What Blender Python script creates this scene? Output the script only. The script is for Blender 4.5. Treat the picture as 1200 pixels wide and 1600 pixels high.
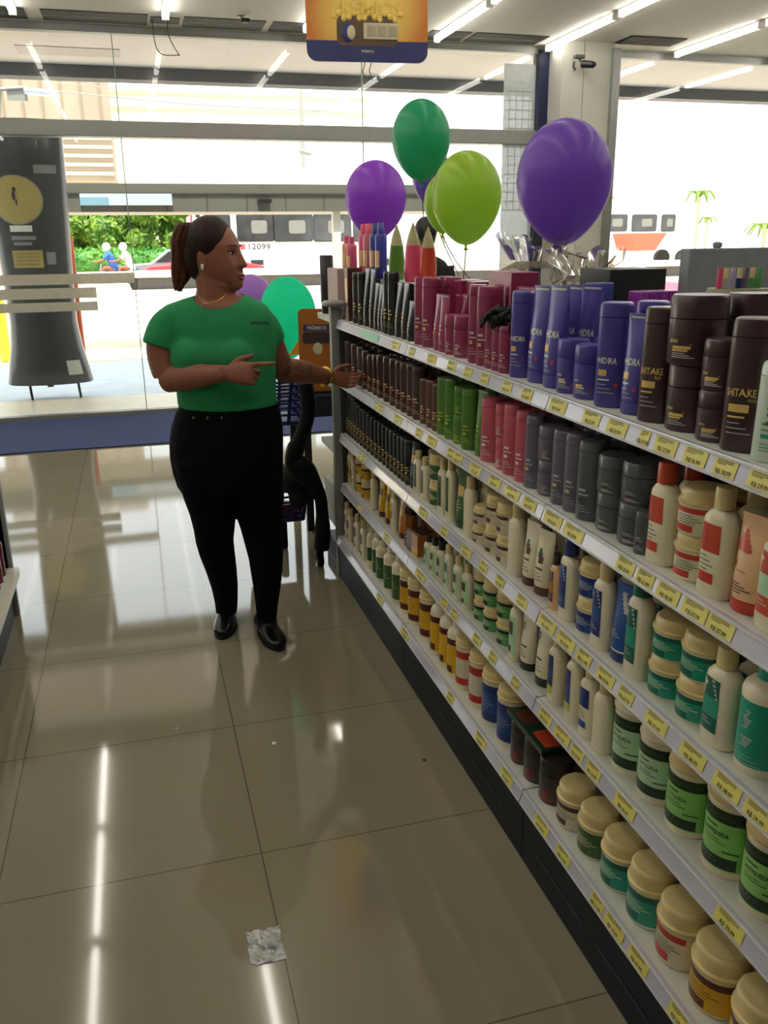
import bpy, bmesh, math, random
from mathutils import Vector, Matrix, noise
random.seed(7)
for o in list(bpy.data.objects): bpy.data.objects.remove(o)
SC = bpy.context.scene
COL = SC.collection
PI = math.pi

# ------------------------------------------------------------------ camera
YAW, PITCH, ROLL, FPX, EYE = 0.27306, 0.30326, -0.01270, 1344.1, 1.55
_f = Vector((math.sin(YAW)*math.cos(PITCH), math.cos(YAW)*math.cos(PITCH), -math.sin(PITCH)))
_r0 = Vector((math.cos(YAW), -math.sin(YAW), 0))
_u0 = _r0.cross(_f)
RGT = _r0*math.cos(ROLL) + _u0*math.sin(ROLL)
UPV = _u0*math.cos(ROLL) - _r0*math.sin(ROLL)
FWD = _f
cam_data = bpy.data.cameras.new('camera')
cam_data.sensor_fit = 'VERTICAL'; cam_data.sensor_height = 36.0
cam_data.lens = FPX/1600*36.0
cam_data.clip_start = 0.05; cam_data.clip_end = 400
cam = bpy.data.objects.new('camera', cam_data); COL.objects.link(cam)
cam.matrix_world = Matrix(((RGT.x, UPV.x, -FWD.x, 0), (RGT.y, UPV.y, -FWD.y, 0), (RGT.z, UPV.z, -FWD.z, EYE), (0, 0, 0, 1)))
SC.camera = cam
EYEV = Vector((0, 0, EYE))

def at(x, y, Y):
    d = FWD + RGT*(x-600)/FPX - UPV*(y-800)/FPX
    return EYEV + d*(Y/d.y)

def ground(x, y, z=0.0):
    d = FWD + RGT*(x-600)/FPX - UPV*(y-800)/FPX
    return EYEV + d*((z-EYE)/d.z)

# ------------------------------------------------------------------ world, sun, exposure
SUN_STRENGTH, SKY_STRENGTH, TUBE_STRENGTH = 11.0, 3.0, 11.0
world = bpy.data.worlds.new('world'); SC.world = world; world.use_nodes = True
nt = world.node_tree; nt.nodes.clear()
wo = nt.nodes.new('ShaderNodeOutputWorld'); bg = nt.nodes.new('ShaderNodeBackground')
tc = nt.nodes.new('ShaderNodeTexCoord'); sx = nt.nodes.new('ShaderNodeSeparateXYZ'); cr = nt.nodes.new('ShaderNodeValToRGB')
cr.color_ramp.elements[0].position = 0.0; cr.color_ramp.elements[0].color = (1, .99, .95, 1)
cr.color_ramp.elements[1].position = 0.7; cr.color_ramp.elements[1].color = (.80, .90, 1, 1)
nt.links.new(tc.outputs['Generated'], sx.inputs[0]); nt.links.new(sx.outputs['Z'], cr.inputs[0])
nt.links.new(cr.outputs[0], bg.inputs[0]); bg.inputs[1].default_value = SKY_STRENGTH
nt.links.new(bg.outputs[0], wo.inputs[0])
sd = bpy.data.lights.new('sun', 'SUN'); sd.energy = SUN_STRENGTH; sd.angle = math.radians(0.6); sd.color = (1, .95, .86)
sun = bpy.data.objects.new('sun', sd); COL.objects.link(sun)
sun.rotation_euler = Vector((0.05, 0.33, -1)).to_track_quat('-Z', 'Y').to_euler(); sun.location = (0, 0, 20)
SC.view_settings.view_transform = 'Standard'; SC.view_settings.look = 'None'
SC.view_settings.gamma = 1; SC.view_settings.use_curve_mapping = False
SC.view_settings.exposure = 0.0

# ------------------------------------------------------------------ materials
def lin(h):
    h = h.lstrip('#'); c = [int(h[i:i+2], 16)/255 for i in (0, 2, 4)]
    return tuple((v/12.92 if v <= .04045 else ((v+.055)/1.055)**2.4) for v in c) + (1,)
MATS = {}
def mat(name, col, rough=.4, metal=0, var=.06, scale=30, bump=0, emit=0, alpha=1, trans=0, coat=0, sss=0, spec=.5, kind='noise'):
    if name in MATS: return MATS[name]
    m = bpy.data.materials.new(name); m.use_nodes = True; n = m.node_tree.nodes; l = m.node_tree.links
    b = n['Principled BSDF']; c = lin(col) if isinstance(col, str) else col
    t = n.new('ShaderNodeTexCoord'); nz = n.new('ShaderNodeTexNoise'); nz.inputs['Scale'].default_value = scale; nz.inputs['Detail'].default_value = 4
    l.new(t.outputs['Object'], nz.inputs['Vector'])
    rmp = n.new('ShaderNodeValToRGB')
    rmp.color_ramp.elements[0].position = .3; rmp.color_ramp.elements[1].position = .7
    rmp.color_ramp.elements[0].color = tuple(v*(1-var) for v in c[:3])+(1,)
    rmp.color_ramp.elements[1].color = tuple(min(1, v*(1+var)) for v in c[:3])+(1,)
    l.new(nz.outputs[0], rmp.inputs[0]); l.new(rmp.outputs[0], b.inputs['Base Color'])
    b.inputs['Roughness'].default_value = rough; b.inputs['Metallic'].default_value = metal
    b.inputs['Specular IOR Level'].default_value = spec
    if coat: b.inputs['Coat Weight'].default_value = coat; b.inputs['Coat Roughness'].default_value = .1
    if trans: b.inputs['Transmission Weight'].default_value = trans
    if alpha < 1: b.inputs['Alpha'].default_value = alpha
    if sss:
        b.inputs['Subsurface Weight'].default_value = sss; b.inputs['Subsurface Radius'].default_value = (.02, .008, .004); b.inputs['Subsurface Scale'].default_value = .5
    if emit:
        l.new(rmp.outputs[0], b.inputs['Emission Color']); b.inputs['Emission Strength'].default_value = emit
    if bump:
        bp = n.new('ShaderNodeBump'); bp.inputs['Strength'].default_value = bump; bp.inputs['Distance'].default_value = .01
        l.new(nz.outputs[0], bp.inputs['Height']); l.new(bp.outputs[0], b.inputs['Normal'])
    MATS[name] = m; return m

def glass_mat(name, tint=(1, 1, 1, 1), refl=1.0, ior=1.45, rough=0.0):
    if name in MATS: return MATS[name]
    m = bpy.data.materials.new(name); m.use_nodes = True; n = m.node_tree.nodes; l = m.node_tree.links; n.clear()
    o = n.new('ShaderNodeOutputMaterial'); mx = n.new('ShaderNodeMixShader'); tr = n.new('ShaderNodeBsdfTransparent'); gl = n.new('ShaderNodeBsdfGlossy')
    fr = n.new('ShaderNodeFresnel'); fr.inputs[0].default_value = ior; mu = n.new('ShaderNodeMath'); mu.operation = 'MULTIPLY'; mu.inputs[1].default_value = refl
    tr.inputs[0].default_value = tint; gl.inputs['Roughness'].default_value = rough
    l.new(fr.outputs[0], mu.inputs[0]); l.new(mu.outputs[0], mx.inputs[0]); l.new(tr.outputs[0], mx.inputs[1]); l.new(gl.outputs[0], mx.inputs[2]); l.new(mx.outputs[0], o.inputs[0])
    MATS[name] = m; return m

def floor_mat():
    m = bpy.data.materials.new('floor_tiles'); m.use_nodes = True; n = m.node_tree.nodes; l = m.node_tree.links
    b = n['Principled BSDF']; t = n.new('ShaderNodeTexCoord'); mp = n.new('ShaderNodeMapping')
    mp.inputs['Location'].default_value = (-.192+.66*4, -1.94+.66*12, 0)
    l.new(t.outputs['Object'], mp.inputs[0])
    br = n.new('ShaderNodeTexBrick'); br.offset = 0; br.squash = 1
    br.inputs['Scale'].default_value = 1; br.inputs['Brick Width'].default_value = .66; br.inputs['Row Height'].default_value = .66
    br.inputs['Mortar Size'].default_value = .0022; br.inputs['Mortar Smooth'].default_value = .3
    br.inputs['Color1'].default_value = lin('#918a72'); br.inputs['Color2'].default_value = lin('#8e8770'); br.inputs['Mortar'].default_value = lin('#635b4a')
    l.new(mp.outputs[0], br.inputs[0])
    nz = n.new('ShaderNodeTexNoise'); nz.inputs['Scale'].default_value = 1.7; nz.inputs['Detail'].default_value = 5
    l.new(t.outputs['Object'], nz.inputs['Vector'])
    mx = n.new('ShaderNodeMix'); mx.data_type = 'RGBA'; mx.blend_type = 'MULTIPLY'; mx.inputs[0].default_value = .35
    r2 = n.new('ShaderNodeValToRGB'); r2.color_ramp.elements[0].position = .3; r2.color_ramp.elements[1].position = .75
    r2.color_ramp.elements[0].color = (.72, .70, .66, 1); r2.color_ramp.elements[1].color = (1, 1, 1, 1)
    l.new(nz.outputs[0], r2.inputs[0]); l.new(br.outputs[0], mx.inputs[6]); l.new(r2.outputs[0], mx.inputs[7]); l.new(mx.outputs[2], b.inputs['Base Color'])
    mr = n.new('ShaderNodeMapRange'); mr.inputs[3].default_value = .035; mr.inputs[4].default_value = .08
    l.new(nz.outputs[0], mr.inputs[0]); l.new(mr.outputs[0], b.inputs['Roughness'])
    b.inputs['Specular IOR Level'].default_value = .7; b.inputs['IOR'].default_value = 1.58
    return m

# ------------------------------------------------------------------ builders
def link(o, parent=None):
    COL.objects.link(o)
    if parent is not None: o.parent = parent
    return o
def tag(o, label=None, cat=None, group=None, kind=None):
    if label: o['label'] = label
    if cat: o['category'] = cat
    if group: o['group'] = group
    if kind: o['kind'] = kind
    return o
def thing(name, label, cat, loc=(0, 0, 0), rz=0, group=None):
    o = bpy.data.objects.new(name, None); o.empty_display_size = .05; COL.objects.link(o)
    o.location = loc; o.rotation_euler = (0, 0, rz)
    return tag(o, label, cat, group)
def copy_tree(o, parent=None):
    c = o.copy(); COL.objects.link(c); c.parent = parent
    for ch in o.children: copy_tree(ch, c)
    return c

class MB:
    def __init__(s): s.v = []; s.f = []; s.m = []; s.mats = []
    def mi(s, m):
        if m not in s.mats: s.mats.append(m)
        return s.mats.index(m)
    def add(s, vs, fs, m):
        k = len(s.v); i = s.mi(m); s.v += [tuple(v) for v in vs]
        for f in fs: s.f.append(tuple(a+k for a in f)); s.m.append(i)
    def box(s, a, b, m, M=None):
        x0, y0, z0 = a; x1, y1, z1 = b
        vs = [Vector(p) for p in ((x0, y0, z0), (x1, y0, z0), (x1, y1, z0), (x0, y1, z0), (x0, y0, z1), (x1, y0, z1), (x1, y1, z1), (x0, y1, z1))]
        if M is not None: vs = [M @ v for v in vs]
        s.add(vs, [(0, 3, 2, 1), (4, 5, 6, 7), (0, 1, 5, 4), (1, 2, 6, 5), (2, 3, 7, 6), (3, 0, 4, 7)], m)
    def rings(s, rs, m, cap=True, closed=True):
        # rs: list of lists of points (same count)
        n = len(rs[0]); vs = [p for r in rs for p in r]; fs = []
        for i in range(len(rs)-1):
            for j in range(n if closed else n-1):
                a = i*n+j; b = i*n+(j+1) % n
                fs.append((a, b, b+n, a+n))
        if cap: fs.append(tuple(range(n-1, -1, -1))); fs.append(tuple((len(rs)-1)*n+j for j in range(n)))
        s.add(vs, fs, m)
    def lathe(s, prof, m, seg=24, c=(0, 0), sy=1, M=None, e=2, cap=True):
        # prof: (a, z) or (a, b, z)
        rs = []
        for p in prof:
            a, b, z = (p[0], p[0]*sy, p[1]) if len(p) == 2 else p
            r = []
            for j in range(seg):
                t = 2*PI*j/seg; ct, st = math.cos(t), math.sin(t)
                v = Vector((c[0]+a*math.copysign(abs(ct)**(2/e), ct), c[1]+b*math.copysign(abs(st)**(2/e), st), z))
                r.append(M @ v if M is not None else v)
            rs.append(r)
        s.rings(rs, m, cap)
    def tube(s, pts, rad, m, seg=10, flat=1.0, up=None):
        pts = [Vector(p) for p in pts]; n = len(pts)
        if not isinstance(rad, (list, tuple)): rad = [rad]*n
        rs = []; prev = None
        for i, p in enumerate(pts):
            t = (pts[min(i+1, n-1)]-pts[max(i-1, 0)]).normalized()
            u = Vector(up) if up else (prev if prev else (Vector((0, 0, 1)) if abs(t.z) < .9 else Vector((1, 0, 0))))
            a = (u - t*u.dot(t)).normalized(); b = t.cross(a); prev = a
            rs.append([p + (a*math.cos(2*PI*k/seg)*flat + b*math.sin(2*PI*k/seg))*rad[i] for k in range(seg)])
        s.rings(rs, m)
    def ell(s, c, r, m, R=None, nu=16, nv=10):
        rs = []
        for i in range(nv+1):
            ph = -PI/2 + PI*i/nv; cp = max(math.cos(ph), .02)
            ring = []
            for j in range(nu):
                t = 2*PI*j/nu; v = Vector((r[0]*cp*math.cos(t), r[1]*cp*math.sin(t), r[2]*math.sin(ph)))
                if R is not None: v = R @ v
                ring.append(Vector(c)+v)
            rs.append(ring)
        s.rings(rs, m)
    def build(s, name, parent=None, smooth=True, angle=40, bevel=0):
        me = bpy.data.meshes.new(name); me.from_pydata(s.v, [], s.f)
        for m in s.mats: me.materials.append(m)
        me.polygons.foreach_set('material_index', s.m)
        me.update()
        if smooth:
            me.polygons.foreach_set('use_smooth', [True]*len(me.polygons))
            me.set_sharp_from_angle(angle=math.radians(angle))
        o = bpy.data.objects.new(name, me); link(o, parent)
        if bevel:
            b = o.modifiers.new('bevel', 'BEVEL'); b.width = bevel; b.segments = 2; b.limit_method = 'ANGLE'; b.angle_limit = math.radians(50)
        return o

def smoothed(pts, k=3):
    # Catmull-Rom through points
    P = [Vector(p) for p in pts]; out = []
    for i in range(len(P)-1):
        p0 = P[max(i-1, 0)]; p1 = P[i]; p2 = P[i+1]; p3 = P[min(i+2, len(P)-1)]
        for j in range(k):
            t = j/k
            out.append(.5*((2*p1)+(p2-p0)*t+(2*p0-5*p1+4*p2-p3)*t*t+(3*p1-p0-3*p2+p3)*t**3))
    out.append(P[-1]); return out

_TX = {}
def text_geo(s, size=1.0, bold=0.0):
    key = (s, bold)
    if key not in _TX:
        cu = bpy.data.curves.new('t', 'FONT'); cu.body = s; cu.size = 1; cu.align_x = 'LEFT'; cu.offset = bold; cu.resolution_u = 2; cu.fill_mode = 'FRONT'
        o = bpy.data.objects.new('t', cu); COL.objects.link(o)
        dg = bpy.context.evaluated_depsgraph_get(); ev = o.evaluated_get(dg); me = ev.to_mesh()
        vs = [(v.co.x, v.co.y) for v in me.vertices]; fs = [tuple(p.vertices) for p in me.polygons]
        ev.to_mesh_clear(); bpy.data.objects.remove(o); bpy.data.curves.remove(cu)
        _TX[key] = (vs, fs)
    vs, fs = _TX[key]
    return [(x*size, y*size) for x, y in vs], fs
def flat_text(mb, s, size, M, m, bold=0.0, sx=1.0, centre=True, off=.0008):
    vs, fs = text_geo(s, size, bold)
    if not vs: return
    w = max(v[0] for v in vs) if centre else 0
    mb.add([M @ Vector(((x-w/2)*sx, y, off)) for x, y in vs], fs, m)
def frame_m(o, ex, ey):
    ex = Vector(ex).normalized(); ey = Vector(ey).normalized(); ez = ex.cross(ey)
    return Matrix(((ex.x, ey.x, ez.x, o[0]), (ex.y, ey.y, ez.y, o[1]), (ex.z, ey.z, ez.z, o[2]), (0, 0, 0, 1)))

# ================================================================== SETTING
ZC = 3.35; YG = 8.6
M_ceil = mat('ceiling_paint', '#dddbd0', .8, var=.02, scale=3)
M_wall = mat('wall_paint', '#cfcdc2', .75, var=.03, scale=4)
M_dark = mat('slot_black', '#20201f', .7)
M_frame = mat('brushed_aluminium', '#9a9b98', .45, .55, var=.04, scale=8)
M_navyframe = mat('navy_frame', '#20264a', .4)
M_glass = glass_mat('window_glass', (.97, .985, .98, 1), .9)
M_stone = mat('pale_threshold_stone', '#e2dcca', .35, var=.08, scale=6)
M_pave = mat('paving', '#cfd9dd', .6, var=.08, scale=5)
M_road = mat('sunlit_concrete', '#e0cfb4', .85, var=.05, scale=1.5)

def struct(name, mb, **k):
    o = mb.build(name, **k); o['kind'] = 'structure'; return o

b = MB(); b.box((-6, -6, -.1), (12, YG+.04, 0), floor_mat()); struct('floor', b, smooth=False)
# ceiling with an opening-free slab, dark linear slots are separate trims
b = MB(); b.box((-6, -6, ZC), (12, YG+.05, ZC+.15), M_ceil); struct('ceiling', b, smooth=False)
b = MB(); b.box((-6.1, -6, 0), (-6, YG, ZC), M_wall); struct('wall_left', b, smooth=False)
b = MB(); b.box((12, -6, 0), (12.1, YG, ZC), M_wall); struct('wall_right', b, smooth=False)
b = MB(); b.box((-6, -6.1, 0), (12, -6, ZC), M_wall); struct('wall_back', b, smooth=False)
# wall pier between the two shop windows
b = MB(); b.box((4.12, 8.25, 0), (4.67, YG+.3, ZC), M_wall); b.box((4.35, 8.247, 0), (4.352, 8.25, ZC), M_dark); struct('wall_front', b, smooth=False)
b = MB(); b.box((4.02, 8.52, 0), (4.12, 8.66, ZC-.03), M_navyframe); struct('trim_1', b, smooth=False)
b = MB(); b.box((4.64, 8.2, 0), (4.72, 8.3, ZC-.05), M_frame); struct('trim_2', b, smooth=False, bevel=.004)
# head frame and bulkhead above the glass
b = MB(); b.box((-6, 8.56, 3.29), (12, 8.66, ZC), M_frame); struct('trim_3', b, smooth=False)
# linear slots
k = 4
for x0, x1 in ((-.86, -.62), (-.5, .33), (.62, 1.3), (1.36, 1.84), (2.78, 3.16), (3.2, 3.92)):
    b = MB(); b.box((x0, 8.12, ZC-.006), (x1, 8.47, ZC+.001), M_dark)
    b.box((x0, 8.28, ZC-.008), (x1, 8.29, ZC-.004), M_navyframe)
    struct('trim_%d' % k, b, smooth=False); k += 1
# glazing: (x0, x1) panes, transom at 2.46..2.59
for i, (x0, x1) in enumerate(((-6, .03), (.03, 2.25), (2.25, 4.02), (4.72, 8.4), (8.4, 12))):
    b = MB()
    b.box((x0+.004, 8.6, .03), (x1-.004, 8.61, 3.29 if x0 > 4.5 else 2.47), M_glass)
    if x0 < 4.5: b.box((x0+.004, 8.6, 2.59), (x1-.004, 8.61, 3.29), M_glass)
    if i == 2:   # whitewashed end of the pane with a reflected grid laid on as pale bars
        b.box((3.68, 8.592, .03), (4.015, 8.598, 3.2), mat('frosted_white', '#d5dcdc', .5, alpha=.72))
        for q in range(14): b.box((3.70, 8.589, 1.85+.085*q), (4.0, 8.591, 1.858+.085*q), mat('reflected_grid', '#b4bab8', .5))
        for q in range(4): b.box((3.74+.07*q, 8.589, 1.85), (3.746+.07*q, 8.591, 3.0), MATS['reflected_grid'])
    o = struct('window_%d' % (i+1), b, smooth=False)
    e = MB(); e.box((x1-.006, 8.597, .03), (x1+.002, 8.613, 3.29), mat('glass_edge', '#8fa39c', .2)); e.build('pane_edge', o, smooth=False)
# transom beam
b = MB(); b.box((-6, 8.54, 2.47), (4.02, 8.70, 2.60), M_frame); struct('trim_%d' % k, b, smooth=False, bevel=.006); k += 1
b = MB(); b.box((-6, 8.56, -.01), (12, 8.66, .035), M_frame); struct('trim_%d' % k, b, smooth=False); k += 1
# frosted safety bands on the left pane
M_band = mat('frosted_band', '#d8d3bf', .6, alpha=.86)
for q, (z0, z1) in enumerate(((1.222, 1.315), (1.098, 1.192), (.984, 1.066))):
    b = MB(); b.box((-3.2, 8.592, z0), (.03-.35*min(q, 1), 8.597, z1), M_band)
    o = b.build('frosted_band', smooth=False)
    tag(o, ('uppermost', 'middle', 'lowest')[q]+' of three frosted bands across the left glass pane', 'glass sticker', 'frosted bands on the shop glass')
# outside: threshold, pavement, road, soffit with dark edge beam
b = MB(); b.box((-8, YG+.04, -.12), (14, 9.75, -.004), M_stone); struct('trim_%d' % k, b, smooth=False); k += 1
b = MB(); b.box((-12, 9.75, -.15), (20, 12.9, -.01), M_pave); struct('pavement', b, smooth=False)
b = MB(); b.box((-80, 12.9, -.2), (120, 90, -.02), M_road); struct('street_ground', b, smooth=False)
M_soff = mat('soffit_paint', '#dccfc4', .8, var=.03, scale=2)
b = MB(); b.box((-12, 8.7, 3.46), (20, 11.0, 3.7), M_soff); b.box((-.9, 10.1, 3.452), (.1, 10.5, 3.462), mat('hatch', '#c9bcb0', .8)); struct('soffit', b, smooth=False)
b = MB(); b.box((-12, 11.0, 3.33), (20, 11.25, 3.8), mat('soffit_edge', '#5a5c60', .6)); struct('trim_%d' % k, b, smooth=False); k += 1
b = MB(); b.box((-12, 8.66, ZC), (20, 8.9, 5.5), M_wall); struct('wall_upper', b, smooth=False)
b = MB(); b.box((-12, 3, 5.0), (20, 11.5, 5.2), M_wall); struct('roof', b, smooth=False)  # unseen roof, put over the shop to block the sun

# ceiling tubes ------------------------------------------------------
M_tube = mat('lit_tube', '#fffaf0', .4, emit=TUBE_STRENGTH, var=0)
M_cap = mat('white_plastic', '#e8e8e4', .4)
rows = [(-3.1, 8.1), (-1.9, 8.1), (-.70, 8.1), (.46, 8.0), (1.65, 8.2), (2.88, 8.31), (4.06, 8.45), (5.47, 8.44), (6.7, 8.4)]  # two leftmost rows lie out of view, added for their light
def make_light():
    t = thing('tube_light', 'x', 'ceiling light', (0, 0, ZC))
    a = MB(); a.box((-.03, -1.27, -.012), (.03, 0, 0), M_cap); a.build('mount', t, bevel=.003)
    a = MB()
    a.lathe([(.022, -1.25), (.026, -1.245), (.026, -.025), (.022, -.02)], M_tube, 16, M=Matrix.Translation((0, 0, -.035)) @ Matrix.Rotation(-PI/2, 4, 'X') , cap=True)
    a.build('tube', t)
    for yy in (-1.27, -.018):
        a = MB(); a.box((-.03, yy, -.064), (.03, yy+.018, -.008), M_cap); a.build('end_cap', t, bevel=.004)
    return t
L0 = make_light(); first = True
ORD = ['first', 'second', 'third', 'fourth', 'fifth', 'sixth', 'seventh', 'eighth', 'ninth', 'tenth', 'eleventh', 'twelfth', 'thirteenth', 'fourteenth', 'fifteenth', 'sixteenth', 'seventeenth', 'eighteenth', 'nineteenth', 'twentieth']
for i, (x, y) in enumerate(rows):
    for j in range(6):
        o = L0 if first else copy_tree(L0); first = False
        o.location = (x, y-1.34*j, ZC)
        tag(o, 'glowing white ceiling tube, %s from the shop window in the %s row from the left' % (ORD[j], ORD[i]), 'ceiling light', 'tube lights on the ceiling')
# ventilation grille
t = thing('ceiling_vent', 'dark square vent grille in the ceiling near the right window', 'vent', (4.95, 8.08, ZC))
a = MB(); a.box((-.3, -.16, -.004), (.3, .16, 0), M_dark); a.build('backing', t, smooth=False)
for q in range(9):
    a = MB(); a.box((-.29, -.15+.034*q, -.016), (.29, -.142+.034*q, -.004), mat('vent_slat', '#4a4a46', .5)); a.build('slat', t, smooth=False)
# access hole with hanging wires
t = thing('wiring_hole', 'open dark ceiling hole beside the linear slots, wires hanging from it', 'ceiling hole', (.47, 8.3, ZC))
a = MB(); a.box((-.12, -.12, -.005), (.12, .1, 0), M_dark); a.build('opening', t, smooth=False)
M_wire = mat('wire_grey', '#4a4a44', .5)
def wire(name, pts, r, label, m=M_wire):
    a = MB(); a.tube(smoothed(pts, 5), r, m, 6); return tag(a.build(name), label, 'wire')
Y = 8.25
wire('hanging_wire', [at(238, 28, Y), at(240, 55, Y), at(246, 78, Y), at(258, 86, Y), at(280, 86, Y)], .004, 'thin dark wire looping down from the ceiling hole, left one')
wire('hanging_wire', [at(262, 28, Y), at(262, 50, Y), at(270, 70, Y), at(281, 87, Y)], .004, 'thin dark wire hanging from the ceiling hole, right one')
Y = 5.2
wire('hanging_wire', [at(570, 70, Y), at(570, 100, Y), at(567, 112, Y), at(572, 122, Y), at(577, 124, Y)], .0025, 'thin wire hanging under the orange ceiling sign, left one')
wire('hanging_wire', [at(580, 70, Y), at(580, 98, Y), at(577, 110, Y), at(580, 118, Y), at(582, 126, Y)], .0025, 'thin wire hanging under the orange ceiling sign, right one')

# cameras ------------------------------------------------------------
def cctv(p, label, flip=1):
    t = thing('security_camera', label, 'camera', p)
    a = MB(); a.box((-.05, -.03, -.03), (.05, .03, 0), mat('camera_grey', '#55534e', .5)); a.build('bracket', t, bevel=.004)
    a = MB(); a.tube([(0, 0, -.03), (.02*flip, -.02, -.07), (.05*flip, -.04, -.08)], .01, MATS['camera_grey']); a.build('arm', t)
    a = MB(); a.tube([(.03*flip, -.02, -.08), (.09*flip, -.12, -.1)], [.035, .03], mat('camera_black', '#151515', .3), 14); a.build('body', t)
    a = MB(); a.ell((.092*flip, -.125, -.1), (.022, .022, .022), MATS['camera_black']); a.build('lens', t)
    return t
cctv(at(905, 86, 8.15), 'grey security camera on the wall pier beside the right window')
t = cctv(at(376, 22, 8.0), 'small dark security camera under the ceiling above the window'); t.scale = (.6, .6, .6)
a = MB(); a.tube([at(897, 96, 8.2), at(896, 104, 8.2), at(899, 110, 8.2)], .012, MATS['camera_grey']); tag(a.build('cable_stub'), 'short hanging cable end left of the pier camera', 'cable')

# entrance mat ---------------------------------------------------------
a = MB(); a.box((-3.4, 7.13, 0), (4.0, 8.5, .012), mat('mat_blue', '#333f6e', .95, var=.25, scale=60, bump=.3)); tag(a.build('entrance_mat', bevel=.004), 'long blue entrance mat on the tiles in front of the glass', 'doormat')
# foil patch and crumbs on the floor
a = MB(); c0 = ground(415, 1478); N = 14
M_foil = mat('silver_foil', '#a2a2a2', .32, .85, var=.3, scale=25, bump=.6)
vs = []; fs = []
for i in range(N):
    for j in range(N):
        u, v = i/(N-1)-.5, j/(N-1)-.5
        e = 1-.18*abs(noise.noise(Vector((u*7, v*7, 3))))
        vs.append((c0.x+u*.082*e+.003*noise.noise(Vector((v*9, 1, 2))), c0.y+v*.108*e+.004*noise.noise(Vector((u*9, 5, 2))), .001+.004*abs(noise.noise(Vector((u*14, v*14, 9))))))
        if i < N-1 and j < N-1: k0 = i*N+j; fs.append((k0, k0+N, k0+N+1, k0+1))
a.add(vs, fs, M_foil); tag(a.build('foil_patch', angle=15), 'crumpled silver foil tape patch stuck on the floor tile', 'tape')
for (x, y, r, lab) in ((663, 1188, .006, 'tiny dark bit of dirt on the tile beside the shelving'), (428, 1162, .007, 'small pale scrap on the floor below the shelf shadow'), (276, 1139, .004, 'tiny white crumb on the floor at left')):
    a = MB(); g = ground(x, y); a.ell((g.x, g.y, .002), (r, r*1.3, .002), mat('bit_dark' if y == 1188 else 'bit_pale', '#2a2622' if y == 1188 else '#d6d0c2', .6), nu=10, nv=6); tag(a.build('floor_crumb'), lab, 'debris')

# ================================================================== SHELVING UNIT
H = {1: 1.2262, 2: .9694, 3: .7099, 4: .4725, 5: .2102}
XF = .869; XB = .844
MODY = [3.8238, 2.7758, 1.7228, .675, -.375]
M_shelf = mat('shelf_white', '#cbcbc2', .5, var=.04, scale=20)
M_rail = mat('rail_lilac', '#bcbac8', .25, var=.04, scale=6, coat=.6)
M_railedge = mat('rail_clear_edge', '#d5d6d2', .2)
M_kick = mat('kick_navy', '#10131f', .5, spec=.25)
M_post = mat('post_grey', '#8d908c', .45)
M_back = mat('back_panel', '#8f8d86', .6)
M_tag = mat('price_tag_yellow', '#d9cf6a', .5, var=.05)
M_tagG = mat('price_tag_green', '#8fcfae', .5, var=.05)
M_ink = mat('ink', '#20201c', .6)
G = thing('shelving_unit', 'long white supermarket shelving unit with dark plinth, stocked with hair products', 'shelving unit')
def rail(parent, X, Y0, Y1, h):
    a = MB(); vs = []
    # tilted price channel: top at X, bottom pushed 12 mm out into the aisle
    sec = [(X+.006, h+.001), (X-.001, h+.001), (X-.002, h-.004), (X-.011, h-.031), (X-.013, h-.036), (X-.007, h-.037), (X+.006, h-.03)]
    a.rings([[(x, y, z) for x, z in sec] for y in (Y0, Y1)], M_rail)
    for (za, zb, xo) in ((h-.004, h-.0015, .0035), (h-.0355, h-.032, .0025)):
        a.box((X-.013 if za < h-.01 else X-.0045, min(Y0, Y1), za), (X-.004 if za < h-.01 else X+.001, max(Y0, Y1), zb), M_railedge)
    return a.build('price_rail', parent, smooth=False)
rails = {}
for mi in range(4):
    y1, y0 = MODY[mi]-.002, MODY[mi+1]+.002
    for r in (1, 2, 3, 4, 5):
        X = XF if r < 5 else XB
        a = MB(); h = H[r]
        a.box((X+.004, y0, h-.028), (1.29, y1, h), M_shelf)
        s = a.build('shelf', G, smooth=False)
        rails[r, mi] = rail(s, X, y0, y1, h)
        a = MB()
        a.box((1.33, y0, h-.028), (1.76, y1, h), M_shelf); a.build('rear_shelf', G, smooth=False)
    a = MB(); a.box((XB+.002, y0, 0), (XB+.02, y1, H[5]-.03), M_kick)
    for q in range(3): a.box((XB, y0+.12+.3*q, .075), (XB+.003, y0+.36+.3*q, .079), mat('kick_line', '#262a35', .3))
    a.build('plinth', G, smooth=False)
    a = MB(); a.box((1.29, y0, .1), (1.33, y1, 1.215), M_back); a.build('back_panel', G, smooth=False)
for i, y in enumerate(MODY):
    a = MB(); a.box((1.285, y-.02, 0), (1.335, y+.02, 1.222), M_post); a.build('upright', G, bevel=.003)
# end frame
a = MB(); a.box((.838, 3.83, 0), (.876, 3.868, 1.285), M_post); a.build('end_post', G, bevel=.004)
a = MB(); a.lathe([(.042, 1.283), (.05, 1.289), (.05, 1.299), (.04, 1.307)], M_post, 24, c=(.857, 3.849), e=4); a.build('post_cap', G)
a = MB(); a.box((.876, 3.832, .05), (1.76, 3.85, 1.22), mat('end_panel', '#4b4a47', .6)); a.build('end_panel', G, smooth=False)

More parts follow.
